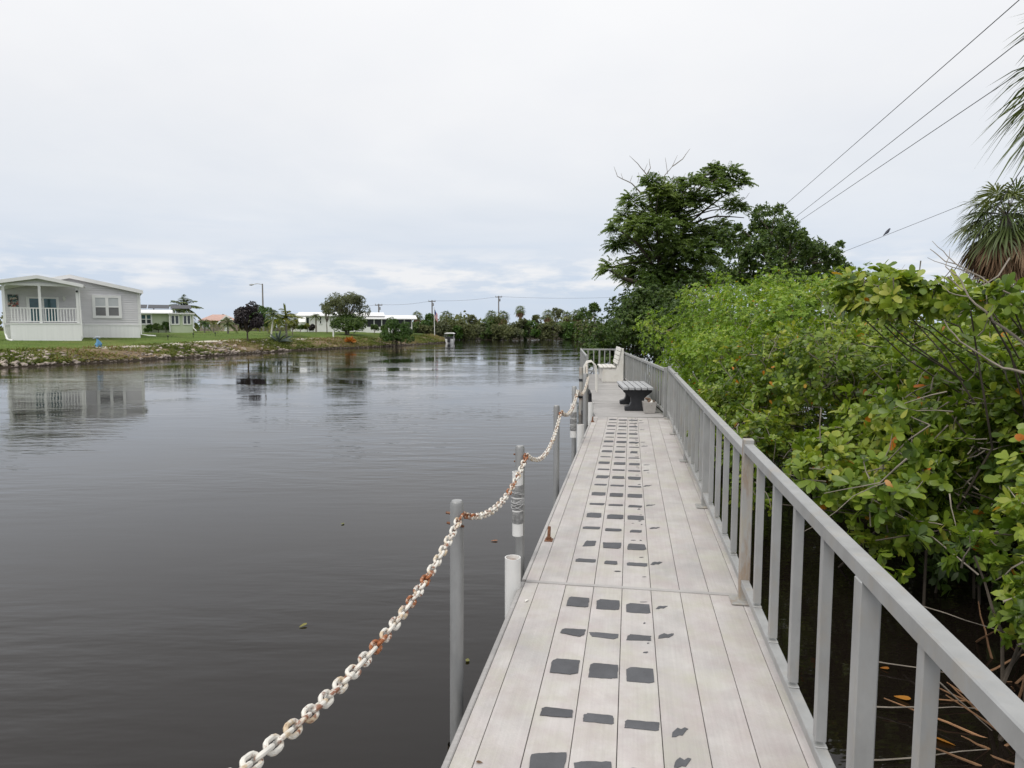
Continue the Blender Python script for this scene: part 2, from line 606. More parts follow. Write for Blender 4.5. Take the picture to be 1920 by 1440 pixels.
def arrmesh(name, V, faces, mat, parent=None, kind=None, attr=None, smooth=False, label=None):
    """V (n,3) world coordinates; faces: list of (m,k) index arrays"""
    V = np.asarray(V, float)
    if parent is not None:
        V = V - np.array(wloc(parent))
    me = bpy.data.meshes.new(name)
    me.vertices.add(len(V))
    me.vertices.foreach_set('co', V.astype(np.float32).ravel())
    idx = np.concatenate([f.ravel() for f in faces]).astype(np.int32)
    lens = np.concatenate([np.full(len(f), f.shape[1]) for f in faces])
    me.loops.add(len(idx))
    me.loops.foreach_set('vertex_index', idx)
    me.polygons.add(len(lens))
    me.polygons.foreach_set('loop_start', np.concatenate([[0], np.cumsum(lens)[:-1]]).astype(np.int32))
    if attr is not None:
        a = me.attributes.new('hue', 'FLOAT', 'POINT')
        a.data.foreach_set('value', np.asarray(attr, np.float32))
    me.update(calc_edges=True)
    me.validate()
    if smooth:
        me.polygons.foreach_set('use_smooth', [True] * len(me.polygons))
    me.materials.append(mat)
    return link(name, me, parent, kind, label)


def nrm(a):
    return a / (np.linalg.norm(a, axis=1, keepdims=True) + 1e-9)


def leaf_arrays(P, A, N, L, W, droop=0.0, fold=.12, rnd=False):
    n = len(P)
    A = nrm(A)
    S = nrm(np.cross(A, N))
    Nn = np.cross(S, A)
    L = np.broadcast_to(np.asarray(L, float), (n,))[:, None]
    W = np.broadcast_to(np.asarray(W, float), (n,))[:, None]
    dr = np.broadcast_to(np.asarray(droop, float), (n,))[:, None] * np.array([0, 0, -1.0]) * L
    c1, c2 = P + A * L * .33 + dr * .12, P + A * L * .72 + dr * .5
    f = Nn * W * fold
    if rnd:
        c3 = P + A * L * .93 + dr * .85
        V = np.stack([P, c1 - S * W * .36 + f, c1 + S * W * .36 + f, c2 - S * W * .5 + f, c2 + S * W * .5 + f, P + A * L + dr, c3 - S * W * .30 + f * .6, c3 + S * W * .30 + f * .6], 1).reshape(-1, 3)
        o = (np.arange(n) * 8)[:, None]
        return V, [o + np.array([[0, 2, 1]]), o + np.array([[1, 2, 4, 3]]), o + np.array([[3, 4, 7, 6]]), o + np.array([[6, 7, 5]])]
    V = np.stack([P, c1 - S * W * .46 + f, c1 + S * W * .46 + f, c2 - S * W * .42 + f, c2 + S * W * .42 + f, P + A * L + dr], 1).reshape(-1, 3)
    o = (np.arange(n) * 6)[:, None]
    faces = [o + np.array([[0, 2, 1]]), o + np.array([[1, 2, 4, 3]]), o + np.array([[3, 4, 5]])]
    return V, faces


def leaves(name, P, A, N, L, W, mat, parent, droop=0.0, hue=None, kind='stuff', fold=.12, rnd=False):
    V, F = leaf_arrays(P, A, N, L, W, droop, fold, rnd)
    if hue is None:
        hue = rng.random(len(P))
    return arrmesh(name, V, F, mat, parent, kind, np.repeat(hue, 8 if rnd else 6))


def rand_dirs(n, zmin=-1.0):
    z = rng.uniform(zmin, 1, n)
    a = rng.uniform(0, 2 * math.pi, n)
    r = np.sqrt(1 - z * z)
    return np.stack([r * np.cos(a), r * np.sin(a), z], 1)


def rosettes(T, X, k, L, W, spread=(.75, 1.35)):
    """k leaves in a whorl round each twig tip T with axis X"""
    n = len(T)
    X = nrm(X)
    ref = np.where(np.abs(X[:, 2:3]) < .9, np.array([[0, 0, 1.0]]), np.array([[1.0, 0, 0]]))
    U = nrm(np.cross(X, ref))
    Vv = np.cross(X, U)
    az = rng.uniform(0, 6.28, (n, 1)) + np.arange(k)[None] * 2.399 + rng.normal(0, .15, (n, k))
    op = rng.uniform(spread[0], spread[1], (n, k))
    A = (X[:, None] * np.cos(op)[..., None] + (U[:, None] * np.cos(az)[..., None] + Vv[:, None] * np.sin(az)[..., None]) * np.sin(op)[..., None])
    P = np.repeat(T[:, None], k, 1) - X[:, None] * (rng.uniform(0, .35, (n, k)) * L)[..., None]
    Nn = np.repeat(X[:, None], k, 1) + rng.normal(0, .25, (n, k, 3))
    ls = L * rng.uniform(.6, 1.15, (n, k))
    return P.reshape(-1, 3), A.reshape(-1, 3), Nn.reshape(-1, 3), ls.ravel(), (ls * W / L * rng.uniform(.85, 1.15, (n, k))).ravel()


def bush_tips(c, r, n, sub=16, zmin=.15, core=.6, srange=(.26, .44), up=.35, low=-.55):
    c, r = np.asarray(c, float), np.asarray(r, float)
    sd = rand_dirs(sub, low)
    scn = c + sd * r * rng.uniform(.5, .85, (sub, 1))
    sr = r.mean() * rng.uniform(srange[0], srange[1], sub)
    i = rng.integers(0, sub, n)
    d = rand_dirs(n, -.75)
    P = scn[i] + d * (sr[i] * rng.uniform(.7, 1.08, n))[:, None]
    q = np.linalg.norm((P - c) / r, axis=1)
    keep = (P[:, 2] > zmin) & ((q > core) | (rng.random(n) < .15))
    P, d = P[keep], d[keep]
    X = nrm(d + nrm((P - c) / r) * .5 + np.array([0, 0, up]) + rng.normal(0, .25, P.shape))
    return P, X, scn, sr


def bent(p0, p1, n=5, amp=.1):
    p0, p1 = np.asarray(p0, float), np.asarray(p1, float)
    L = np.linalg.norm(p1 - p0)
    off = np.cumsum(rng.normal(0, amp * L / n, (n + 1, 3)), 0)
    t = np.linspace(0, 1, n + 1)[:, None]
    off = off - off[-1] * t - off[0] * (1 - t)
    return p0 + (p1 - p0) * t + off


# ------------------------------------------------------------------ water and land
SHORE_PX = [(0, 690), (200, 680), (400, 668), (560, 657), (710, 651), (760, 648), (845, 642)]
sh = np.array([gp(x, y, 0.0)[:2] for x, y in SHORE_PX])
SY = np.concatenate([[-60, 5], sh[:, 1]])
SX = np.concatenate([[-37, -31.5], sh[:, 0]])


def shore_x(y):
    return np.interp(y, SY, SX)


def gz(x, y):
    t = shore_x(y) - x
    z = np.interp(t, [-1.5, 0, 1.2, 2.4, 4, 6, 10, 40, 400], [-.6, .02, .52, .9, 1.12, 1.26, 1.42, 1.5, 1.6])
    return z * np.interp(y, [30, 45, 52, 85], [.80, .86, 1.0, 1.04])


m = bpy.data.materials.new('canal_water')
m.use_nodes = True
t_ = m.node_tree
b_ = t_.nodes['Principled BSDF']
b_.inputs['Base Color'].default_value = (.0095, .0070, .0056, 1)
b_.inputs['Roughness'].default_value = .035
b_.inputs['IOR'].default_value = 1.333
ge_ = t_.nodes.new('ShaderNodeNewGeometry')


def wave(scale, stretch, rot, detail):
    mp = t_.nodes.new('ShaderNodeMapping')
    mp.inputs['Scale'].default_value = stretch
    mp.inputs['Rotation'].default_value = (0, 0, rot)
    t_.links.new(ge_.outputs['Position'], mp.inputs['Vector'])
    n = t_.nodes.new('ShaderNodeTexNoise')
    n.inputs['Scale'].default_value = scale
    n.inputs['Detail'].default_value = detail
    n.inputs['Roughness'].default_value = .5
    t_.links.new(mp.outputs[0], n.inputs['Vector'])
    return n.outputs['Fac']


def mth(op, a, b):
    n = t_.nodes.new('ShaderNodeMath')
    n.operation = op
    for i, x in enumerate((a, b)):
        if isinstance(x, (int, float)):
            n.inputs[i].default_value = x
        else:
            t_.links.new(x, n.inputs[i])
    return n.outputs[0]


w1 = wave(1.0, (1.1, 4.2, 1), R(12), 3)
w2 = wave(3.0, (1, 2.4, 1), R(-8), 3)
w3 = wave(.16, (1, 1.6, 1), R(20), 2)
gust = t_.nodes.new('ShaderNodeMapRange')
gust.inputs['From Min'].default_value = .42
gust.inputs['From Max'].default_value = .62
gust.inputs['To Min'].default_value = .12
gust.inputs['To Max'].default_value = 1.25
t_.links.new(w3, gust.inputs['Value'])
hsum = mth('MULTIPLY', mth('ADD', mth('MULTIPLY', w1, 1.0), mth('MULTIPLY', w2, .22)), gust.outputs[0])
bpn = t_.nodes.new('ShaderNodeBump')
bpn.inputs['Strength'].default_value = .25
bpn.inputs['Distance'].default_value = .05
t_.links.new(hsum, bpn.inputs['Height'])
t_.links.new(bpn.outputs[0], b_.inputs['Normal'])
WATER = m
MB().add([(-1500, -300, 0), (1500, -300, 0), (1500, 2500, 0), (-1500, 2500, 0)], [(0, 1, 2, 3)]).build('water', WATER, kind='structure')
MB().add([(-1500, -300, -1.6), (1500, -300, -1.6), (1500, 2500, -1.6), (-1500, 2500, -1.6)], [(0, 1, 2, 3)]).build('ground', MUD, kind='structure')


def loft(name, ys, ts, mat, kind='structure', parent=None, jit=0.0):
    V = []
    for y in ys:
        for t in ts:
            x = shore_x(y) - t
            j = rng.normal(0, jit) if 0 < t < 3 else 0
            V.append((x, y, float(gz(x, y)) + j))
    n = len(ts)
    q = np.array([(i * n + j, (i + 1) * n + j, (i + 1) * n + j + 1, i * n + j + 1) for i in range(len(ys) - 1) for j in range(n - 1)])
    return arrmesh(name, np.array(V), [q], mat, parent, kind, smooth=True)


ys_all = np.concatenate([[-60, -30, 0, 15, 25], np.arange(30, 92, .8), [92, 93.4]])
bank = loft('bank', ys_all, [.42, .6, .9, 1.2, 1.6, 2.0, 2.4], BANKM, jit=.05)
loft('wet_mud_and_shade', ys_all, [-1.5, -.4, 0, .2, .425], MUD, parent=bank, kind=None)  # wet mud strip, coloured dark to include the undercut bank's shade
lawn = loft('lawn', ys_all, [2.398, 3, 4, 5, 6, 8, 10, 15, 25, 40, 100, 400], LAWN)
# end of the spit
eb = MB()
tip = [(shore_x(93.4) - t, 93.4, float(gz(shore_x(93.4) - t, 93.4))) for t in (-.4, 0, 1.2, 2.4, 6, 15, 40, 400)]
V = tip + [(p[0], p[1] + 2.2, -.6) for p in tip]
eb.add(V, [(i, i + 1, i + 9, i + 8) for i in range(7)]).build('bank_end', BANKM, bank)
# concrete edging path along the crest of the bank
V = []
ysp = np.arange(41.5, 66, .7)
for y in ysp:
    for t in (2.35, 2.95):
        x = shore_x(y) - t - .12 * math.sin(y * .4)
        V.append((x, y, float(gz(x, y)) + .05))
n = len(ysp)
V = np.array(V)
V2 = V.copy()
V2[:, 2] -= .12
q = np.array([(2 * i, 2 * i + 2, 2 * i + 3, 2 * i + 1) for i in range(n - 1)])
s1 = np.array([(2 * i + 1, 2 * i + 3, 2 * n + 2 * i + 3, 2 * n + 2 * i + 1) for i in range(n - 1)])
s2 = np.array([(2 * i, 2 * n + 2 * i, 2 * n + 2 * i + 2, 2 * i + 2) for i in range(n - 1)])
arrmesh('path', np.concatenate([V, V2]), [q, s1, s2], CONC, None, 'structure')


# riprap stones on the bank: separate stones, each a part of the bank
def rock(name, seed):
    r_ = np.random.default_rng(seed)
    bm = bmesh.new()
    bmesh.ops.create_icosphere(bm, subdivisions=1, radius=1)
    for v in bm.verts:
        v.co *= r_.uniform(.68, 1.12)
        v.co.z *= .62
    me = bpy.data.meshes.new(name)
    bm.to_mesh(me)
    bm.free()
    me.materials.append(STONE)
    return me


rocks = [rock('stone', i) for i in range(6)]
cnt = 0
while cnt < 280:
    y = 34.5 + (rng.random() ** 1.3) * 27
    t = rng.uniform(.05, 2.5)
    clump = math.sin(y * .9) + math.sin(y * .37 + 2) + .5 * math.sin(y * 2.3 + t)
    if clump < rng.uniform(-1.2, .5):
        continue
    x = shore_x(y) - t
    s_ = rng.uniform(.08, .22) * (1.15 if t < 1 else 1)
    ob = link('stone', rocks[cnt % 6], bank, loc=(x, y, float(gz(x, y)) + s_ * .10))
    ob.scale = (s_ * rng.uniform(.9, 1.5), s_, s_ * rng.uniform(.7, 1.1))
    ob.rotation_euler = (rng.normal(0, .2), rng.normal(0, .2), rng.uniform(0, 6.28))
    cnt += 1


def many_rocks(name, n, f, parent):
    base = np.array([v.co[:] for v in rocks[0].vertices])
    tri = np.array([p.vertices[:] for p in rocks[0].polygons])
    Vs, Fs = [], []
    for i in range(n):
        p, s_ = f()
        a = rng.uniform(0, 6.28)
        Rm = np.array([[math.cos(a), -math.sin(a), 0], [math.sin(a), math.cos(a), 0], [0, 0, 1]])
        Vs.append((base * rng.uniform(.8, 1.2, base.shape)) @ Rm.T * s_ + p)
        Fs.append(tri + i * len(base))
    return arrmesh(name, np.concatenate(Vs), [np.concatenate(Fs)], STONE, parent, 'stuff')


def small_rock():
    y = 33 + rng.random() * 55
    t = abs(rng.normal(.5, .8))
    x = shore_x(y) - min(t, 2.6)
    return np.array([x, y, float(gz(x, y)) + .01]), rng.uniform(.03, .09)


many_rocks('pebbles', 1300, small_rock, bank)
# weeds and creepers on the bank, grass blades on the lawn edge
n = 80000
y = 32 + rng.random(n) ** 1.15 * 61
t = rng.uniform(.30, 3.0, n)
keep = (np.sin(y * .55 + 1) + np.sin(y * 1.7 + t * 2) + np.sin(y * .23) * .8 > rng.uniform(-1.6, 1.3, n))
y, t = y[keep], t[keep]
x = shore_x(y) - t
P = np.stack([x, y, gz(x, y) - .01], 1)
A = rand_dirs(len(P), .1) * np.array([1, 1, .8])
leaves('weeds', P, A, rand_dirs(len(P), .2), rng.uniform(.10, .36, len(P)), rng.uniform(.03, .09, len(P)), GRASSB, bank, droop=.3,
       hue=np.clip(.5 + .35 * np.sin(y * .5) + rng.normal(0, .22, len(P)), 0, 1))
n = 16000
y = 36 + rng.random(n) * 45
t = 2.6 + rng.random(n) * 9
x = shore_x(y) - t
P = np.stack([x, y, gz(x, y) - .01], 1)
A = rand_dirs(n, .5)
gl = leaves('grass', P, A, rand_dirs(n, .2), rng.uniform(.03, .07, n), .012, LEAFG, lawn)

# far side of the canal
V, F = [], []
far_px = np.linspace(-1500, 1240, 60)
for i, px_ in enumerate(far_px):
    d0 = 109 + 2.0 * math.sin(i * 1.3)
    x = (px_ - 960) / FPX * d0
    for dd, z in ((-1.0, -.5), (0, .02), (3, .10), (9, .5), (60, .9), (1500, 1.2)):
        V.append((x + (dd * x / d0 if dd > 60 else 0), d0 + 1.5 + dd, z))
q = np.array([(i * 6 + j, (i + 1) * 6 + j, (i + 1) * 6 + j + 1, i * 6 + j + 1) for i in range(59) for j in range(5)])
arrmesh('far_bank', np.array(V), [q], MUD, None, 'structure', smooth=True)
# swampy bank on the right behind the mangroves
V = []
ys_r = np.array([-60, -20, 0, 3, 6, 10, 15, 20, 25, 30, 40, 60, 90, 108, 300, 1600])
for yy in ys_r:
    x0 = 4.4 + .16 * max(yy, 0) if yy < 60 else 14 + (yy - 60) * .06
    for dd, z in ((0, -.5), (1.5, .02), (4, .35), (12, .8), (60, 1.1), (1500, 1.4)):
        V.append((x0 + dd, yy, z))
q = np.array([(i * 6 + j, i * 6 + j + 1, (i + 1) * 6 + j + 1, (i + 1) * 6 + j) for i in range(len(ys_r) - 1) for j in range(5)])
arrmesh('swamp_bank', np.array(V), [q], MUD, None, 'structure', smooth=True)

# ------------------------------------------------------------------ the dock
DZ = .50
o1 = gp(988, 1089, DZ)
pa, pb = gp(842, 1436, DZ), gp(1113, 781, DZ)
d1 = unit(pb - pa)
r1 = np.array([d1[1], -d1[0], 0])
L1 = float(np.dot(pb - o1, d1))
o1 = pa + d1 * np.dot(o1 - pa, d1)
PW, TRIM = .1726, .085
WID = 2 * TRIM + 7 * PW


def W1(u, v, z=0.0):
    return o1 + d1 * u + r1 * v + np.array([0, 0, z])


d2 = unit((.075, 1, 0))
r2 = np.array([d2[1], -d2[0], 0])
o2 = W1(L1 + .012, .03)
WID2 = 1.29
L2 = 11.0


def W2(u, v, z=0.0):
    return o2 + d2 * u + r2 * v + np.array([0, 0, z])


VL = [0, TRIM] + [TRIM + PW * i for i in range(1, 8)] + [WID]


def pad_poly(u, v, w, dep, cut, ragged=0):
    w2, d_ = w / 2, dep / 2
    j = lambda: rng.normal(0, .002 + .006 * ragged)
    pts = [(-d_ + j(), -w2), (-d_ + j(), w2 - cut * rng.uniform(.5, 1.2)), (-d_ + cut * rng.uniform(.4, .9), w2), (d_ + j(), w2 + j()),
           (d_ + j(), -w2 + cut * rng.uniform(.5, 1.2)), (d_ - cut * rng.uniform(.5, 1.1), -w2 + j())]
    fine = []
    for (a0, b0), (a1, b1) in zip(pts, pts[1:] + pts[:1]):
        for q_ in (0, .2, .4, .6, .8):
            fine.append((a0 + (a1 - a0) * q_ + rng.normal(0, .0011), b0 + (b1 - b0) * q_ + rng.normal(0, .0011)))
    return [(u + a, v + b) for a, b in fine]


def blob_poly(u, v, ru, rv, k=9, skew=.5):
    out = []
    for i in range(k):
        a = 2 * math.pi * i / k
        q_ = rng.uniform(.55, 1.1)
        out.append((u + ru * q_ * math.cos(a) + skew * rv * math.sin(a) * .4, v + rv * q_ * math.sin(a)))
    return out


def dart_poly(u, v, ru, rv):
    """ragged leftover of a pad: blunt on one side, drawn out to a point on the other"""
    sk = rng.uniform(.2, .9)
    pts_ = [(-.7, -.9), (-.95, -.5), (-.6, -.1), (-.75, .3), (.1, .75), (.55, 1.0), (.75, .6), (.5, .2), (.95, -.2), (.6, -.6), (.15, -.75)]
    return [(u + ru * (a + sk * b) * rng.uniform(.8, 1.1), v + rv * b * rng.uniform(.85, 1.1)) for a, b in pts_]


def dock_section(u0, u1, label, rows):
    t = thing('dock_section', label, 'dock', W1((u0 + u1) / 2, WID / 2, -.3))
    for i in range(9):
        va, vb = VL[i], VL[i + 1]
        mb = MB()
        gap = .0015
        lift = rng.uniform(-.0012, .0012)
        mb.box(W1((u0 + u1) / 2, (va + vb) / 2, -.014 + lift), (u1 - u0 - .010, vb - va - 2 * gap, .028), d1)
        mb.build('edge_board' if i in (0, 8) else 'plank', PLANK, t, bevel=.0016)
    for v in (.02, WID - .02):
        MB().box(W1((u0 + u1) / 2, v, -.115), (u1 - u0 - .02, .04, .16), d1).build('stringer', ALU, t)
    for u in np.arange(u0 + .3, u1, 1.2):
        MB().box(W1(u, WID / 2, -.09), (.05, WID - .09, .11), d1).build('joist', ALU, t)
    for u in np.arange(u0 + .8, u1 - .4, 2.2):
        MB().box(W1(u, WID / 2, -.37), (1.5, WID - .2, .34), d1).build('float', BLACK, t, bevel=.03)
    # grip pads worn to plank width, and flakes where they have peeled
    for k, (u, wide) in enumerate(rows):
        dep = .135 if wide else .062
        for c in range(3):
            v = TRIM + PW * (1.5 + c) + rng.normal(0, .003) + .006
            w = rng.uniform(.122, .136)
            if rng.random() < .06:
                w *= .7
            poly = pad_poly(u - .01 * c + rng.normal(0, .004), v, w, dep * rng.uniform(.92, 1.05), .028 if wide else .02, k % 3 == 1)
            MB().prism([W1(a, b, .0014) for a, b in poly], (0, 0, .0022)).build('grip_pad', GRIP, t)
        if rng.random() < .8:
            uu = u + rng.uniform(-.05, .12)
            v = TRIM + PW * 4 + rng.uniform(.045, .07)
            poly = dart_poly(uu, v, rng.uniform(.018, .034), rng.uniform(.03, .055))
            MB().prism([W1(a, b, .0014) for a, b in poly], (0, 0, .0018)).build('grip_flake', GRIP, t)
    for i in range(int((u1 - u0) * 7)):
        uu = rng.uniform(u0 + .1, u1 - .1)
        v = TRIM + PW * rng.choice([3.72, 3.8, 3.4, 2.8, 4.4], p=[.35, .3, .15, .1, .1])
        poly = blob_poly(uu, v, rng.uniform(.003, .014), rng.uniform(.005, .022), 9)
        MB().prism([W1(a, b, .0013) for a, b in poly], (0, 0, .0016)).build('grip_flake', GRIP, t)
    return t


rows0 = [(float(np.dot(gp(1130, y, DZ) - o1, d1)), w) for y, w in ((1133, 1), (1189, 0), (1257, 1), (1346, 0), (1445, 1))]
rows0 += [(rows0[-1][0] - .37, 0), (rows0[-1][0] - .74, 1)]
rows1 = [(float(np.dot(gp(1145, 1054, DZ) - o1, d1)), 0)]
while rows1[-1][0] < L1 - .45:
    rows1.append((rows1[-1][0] + .373, 1 - rows1[-1][1]))
dockA = dock_section(-4.4, 0, 'nearest pale dock section before the cross seam, with long planks and large dark grip pads', rows0)
dockB = dock_section(0.008, L1, 'long middle dock section beyond the cross seam with many rows of dark grip pads', rows1)
# slightly raised lip along the left edge and the cover strip of the seam
MB().box(W1(-.012, WID / 2, .003), (.03, WID - .012, .006), d1).build('seam_strip', PLANK2, dockA)
for dk, ua, ub in ((dockA, -4.4, -.02), (dockB, .02, L1)):
    MB().box(W1((ua + ub) / 2, -.014, -.035), (ub - ua, .026, .075), d1).build('edge_trim', PLANK2, dk, bevel=.004)

dockC = thing('dock_platform', 'far end platform of the dock with crosswise boards under the two benches', 'dock', W2(L2 / 2, WID2 / 2, -.3))
pl = MB().box((0, 0, 0), (WID2, .138, .028)).mesh('plank', bevel=.003)
pl.materials.append(PLANK2)
nb = int(L2 / .147)
for i in range(nb):
    ob = link('plank', pl, dockC, loc=W2(.08 + i * .147, WID2 / 2, -.016 + rng.uniform(-.002, .002)))
    ob.rotation_euler = (0, 0, math.atan2(r2[1], r2[0]))
for v in (.03, WID2 - .03):
    MB().box(W2(L2 / 2, v, -.12), (L2, .05, .17), d2).build('stringer', ALU, dockC)
for u in np.arange(1.0, L2, 2.4):
    MB().box(W2(u, WID2 / 2, -.40), (1.7, WID2 - .2, .36), d2).build('float', BLACK, dockC, bevel=.03)


# ------------------------------------------------------------------ railings
def railing(WF, d, v, posts, H, label, n_bal, plate=True, stained=(), caps=(), skip=(), lowz=.115, tw=.052, th=.052):
    r_ = np.array([d[1], -d[0], 0])
    t = thing('railing', label, 'railing', WF(posts[0], v, 0))
    ps = .058
    pm = MB().box((0, 0, (H + .02) / 2), (ps, ps, H + .02)).mesh('post', bevel=.004)
    bmn = MB().box((0, 0, (H - th + lowz) / 2 + .02), (.036, .036, H - th - lowz - .04)).box((0, 0, lowz + .0235), (.052, .043, .005)).mesh('baluster', bevel=.0015)
    pm.materials.append(ALU)
    bmn.materials.append(ALU)
    pmf = MB().box((0, 0, (H - th) / 2), (ps, ps, H - th - .001)).mesh('post', bevel=.004)
    pmf.materials.append(ALU)
    pmr = pm.copy()
    pmr.materials.clear()
    pmr.materials.append(ALUR)
    az = math.atan2(d[1], d[0])
    for i, u in enumerate(posts):
        if i in skip:
            continue
        cap = i in caps
        ob = link('post', (pmr if i in stained else pm) if cap else pmf, t, loc=WF(u, v, .004), label='rust stained post' if i in stained else None)
        ob.rotation_euler = (0, 0, az)
        if plate:
            c = np.array(WF(u, v - .02, .0085))
            f = MB().box(c - np.array(WF(u, v, .004)), (.13, .15, .010)).mesh('base_plate', bevel=.002)
            f.materials.append(ALUR)
            pb_ = bpy.data.objects.new('base_plate', f)
            COL.objects.link(pb_)
            pb_.parent = ob
    for a, b in zip(posts[:-1], posts[1:]):
        for k in range(1, n_bal + 1):
            ob = link('baluster', bmn, t, loc=WF(a + (b - a) * k / (n_bal + 1), v, 0))
            ob.rotation_euler = (0, 0, az)
    for a, b in zip(posts[:-1], posts[1:]):
        MB().box(WF((a + b) / 2, v, lowz), (abs(b - a) - ps - .002, .044, .042), d).build('bottom_rail', ALU, t, bevel=.003)
    cc = sorted(set([0, len(posts) - 1]) | set(caps))
    for i, j in zip(cc[:-1], cc[1:]):
        a = posts[i] + (ps / 2 + .001 if i in caps else -ps / 2)
        b = posts[j] - (ps / 2 + .001 if j in caps else -ps / 2)
        MB().box(WF((a + b) / 2, v, H - th / 2), (b - a, tw, th), d).build('top_rail', ALU, t, bevel=.004)
    return t


def u_of(px, py):
    return float(np.dot(gp(px, py, DZ) - o1, d1))


uP1 = u_of(1394, 1126)
VR = float(np.dot(gp(1394, 1126, DZ) - o1, r1))
postsA = [uP1 - 3 * 1.98, uP1 - 2 * 1.98, uP1 - 1.98, uP1]
railA = railing(W1, d1, VR, postsA, .935, 'grey metal railing nearest the camera along the right of the planks', 4, stained=(3,), caps=(3,))
postsB = [uP1 + .002, uP1 + 2.09, uP1 + 4.15, uP1 + 6.2, L1 - .06]
railB = railing(W1, d1, VR, postsB, .90, 'grey metal railing along the right of the middle dock section before the black legged bench', 4, stained=(), caps=(0, 3, 4), skip=(0,))
vr2 = WID2 - .05
railC = railing(W2, d2, vr2, [.08, 1.75, 3.5, 5.2, 6.9, 8.6, L2 - .1], .86, 'grey metal railing along the right of the far platform behind both benches', 4, plate=False, lowz=.10, caps=(0, 2, 6))
railD = railing(W2, d2, .04, [5.2, 7.0, 8.8, L2 - .1], .86, 'short grey railing on the water side of the far platform', 5, plate=False, lowz=.10, caps=(0, 3))
railE = railing(lambda u, v, z=0: W2(v, u, z), r2, L2 - .04, [.09, .67, WID2 - .09], .86, 'grey railing closing the far end of the dock platform', 2, plate=False, lowz=.10)

# ------------------------------------------------------------------ chain posts, chains and rod holders
PD = [.95, 3.02, 4.5, 6.86, 9.1, 11.3]
PTOP = [.86, .785, .78, .78, .78, .80]
POFF = [-.138, -.165, -.105, -.115, -.12, -.115]


def edge_pt(D, off):
    u = (D - o1[1]) / d1[1]
    return W1(u, off)


post_lab = [None, 'grey pipe post nearest the camera, holding the rusty white chain beside the planks',
            'grey pipe post with a taped white tube strapped to it', 'grey pipe post alone in the water between two taped rod holders',
            'grey pipe post beside the far taped rod holder', 'thick grey pipe post at the start of the far platform']
pts = []
for i, D in enumerate(PD):
    p = edge_pt(D, POFF[i])
    pts.append(p)
    if i == 0:
        lab = None
    t = thing('chain_post', post_lab[i] or 'grey pipe post beside the camera where the chain begins', 'post', (p[0], p[1], 0))
    lean = np.array([.010, 0, 0]) if i == 1 else np.zeros(3)
    b0 = np.array([p[0], p[1], -1.2]) - lean
    tp = np.array([p[0], p[1], DZ + PTOP[i]]) + lean
    rr = .032 if i < 5 else .042
    MB().tube([b0, tp - np.array([0, 0, .01]), tp], [rr, rr, rr - .003], 20).build('pipe', GALV, t, smooth=True)
    MB().tube([tp + np.array([0, 0, .001]), tp + np.array([0, 0, .010])], [rr - .004, rr - .008], 18).build('cap', GALV, t, smooth=True)
    zc = DZ + PTOP[i] - .055
    MB().tube([b0 + np.array([0, 0, 1.1]), b0 + np.array([0, 0, 1.27]), b0 + np.array([0, 0, 1.30])], [rr + .0012, rr + .0012, rr + .0004], 20, caps=False).build('waterline_stain', MUD, t, smooth=True)
    for dz_, an in ((0, .35), (-.05, .5)):
        dv = unit(r1 + d1 * -an)
        c = np.array([p[0], p[1], zc + dz_])
        MB().tube([c - dv * (rr + .016), c + dv * (rr + .022)], .006, 6).build('bolt', GALV if i > 2 else RUST, t)
    # bracket to the dock
    MB().box(edge_pt(D, -.07) + np.array([0, 0, -.30]), (.07, .12, .06), d1).build('bracket', GALV, t, bevel=.006)


def link_mesh(name, mat, L=.065, Wd=.041, r=.0061, k=8, seg=6):
    hw, hl = Wd / 2 - r, L / 2 - Wd / 2
    path = [(hl + hw * math.cos(a), hw * math.sin(a), 0) for a in np.linspace(-math.pi / 2, math.pi / 2, seg + 1)]
    path += [(-hl + hw * math.cos(a), hw * math.sin(a), 0) for a in np.linspace(math.pi / 2, 3 * math.pi / 2, seg + 1)]
    me = MB().tube(path, r, k, closed=True).mesh(name, smooth=True)
    me.materials.append(mat)
    return me


LINKS = [link_mesh('chain_link', CHAIN), link_mesh('chain_link', CHAINR)]
PITCHL = .065 - 4 * .0061 + .002


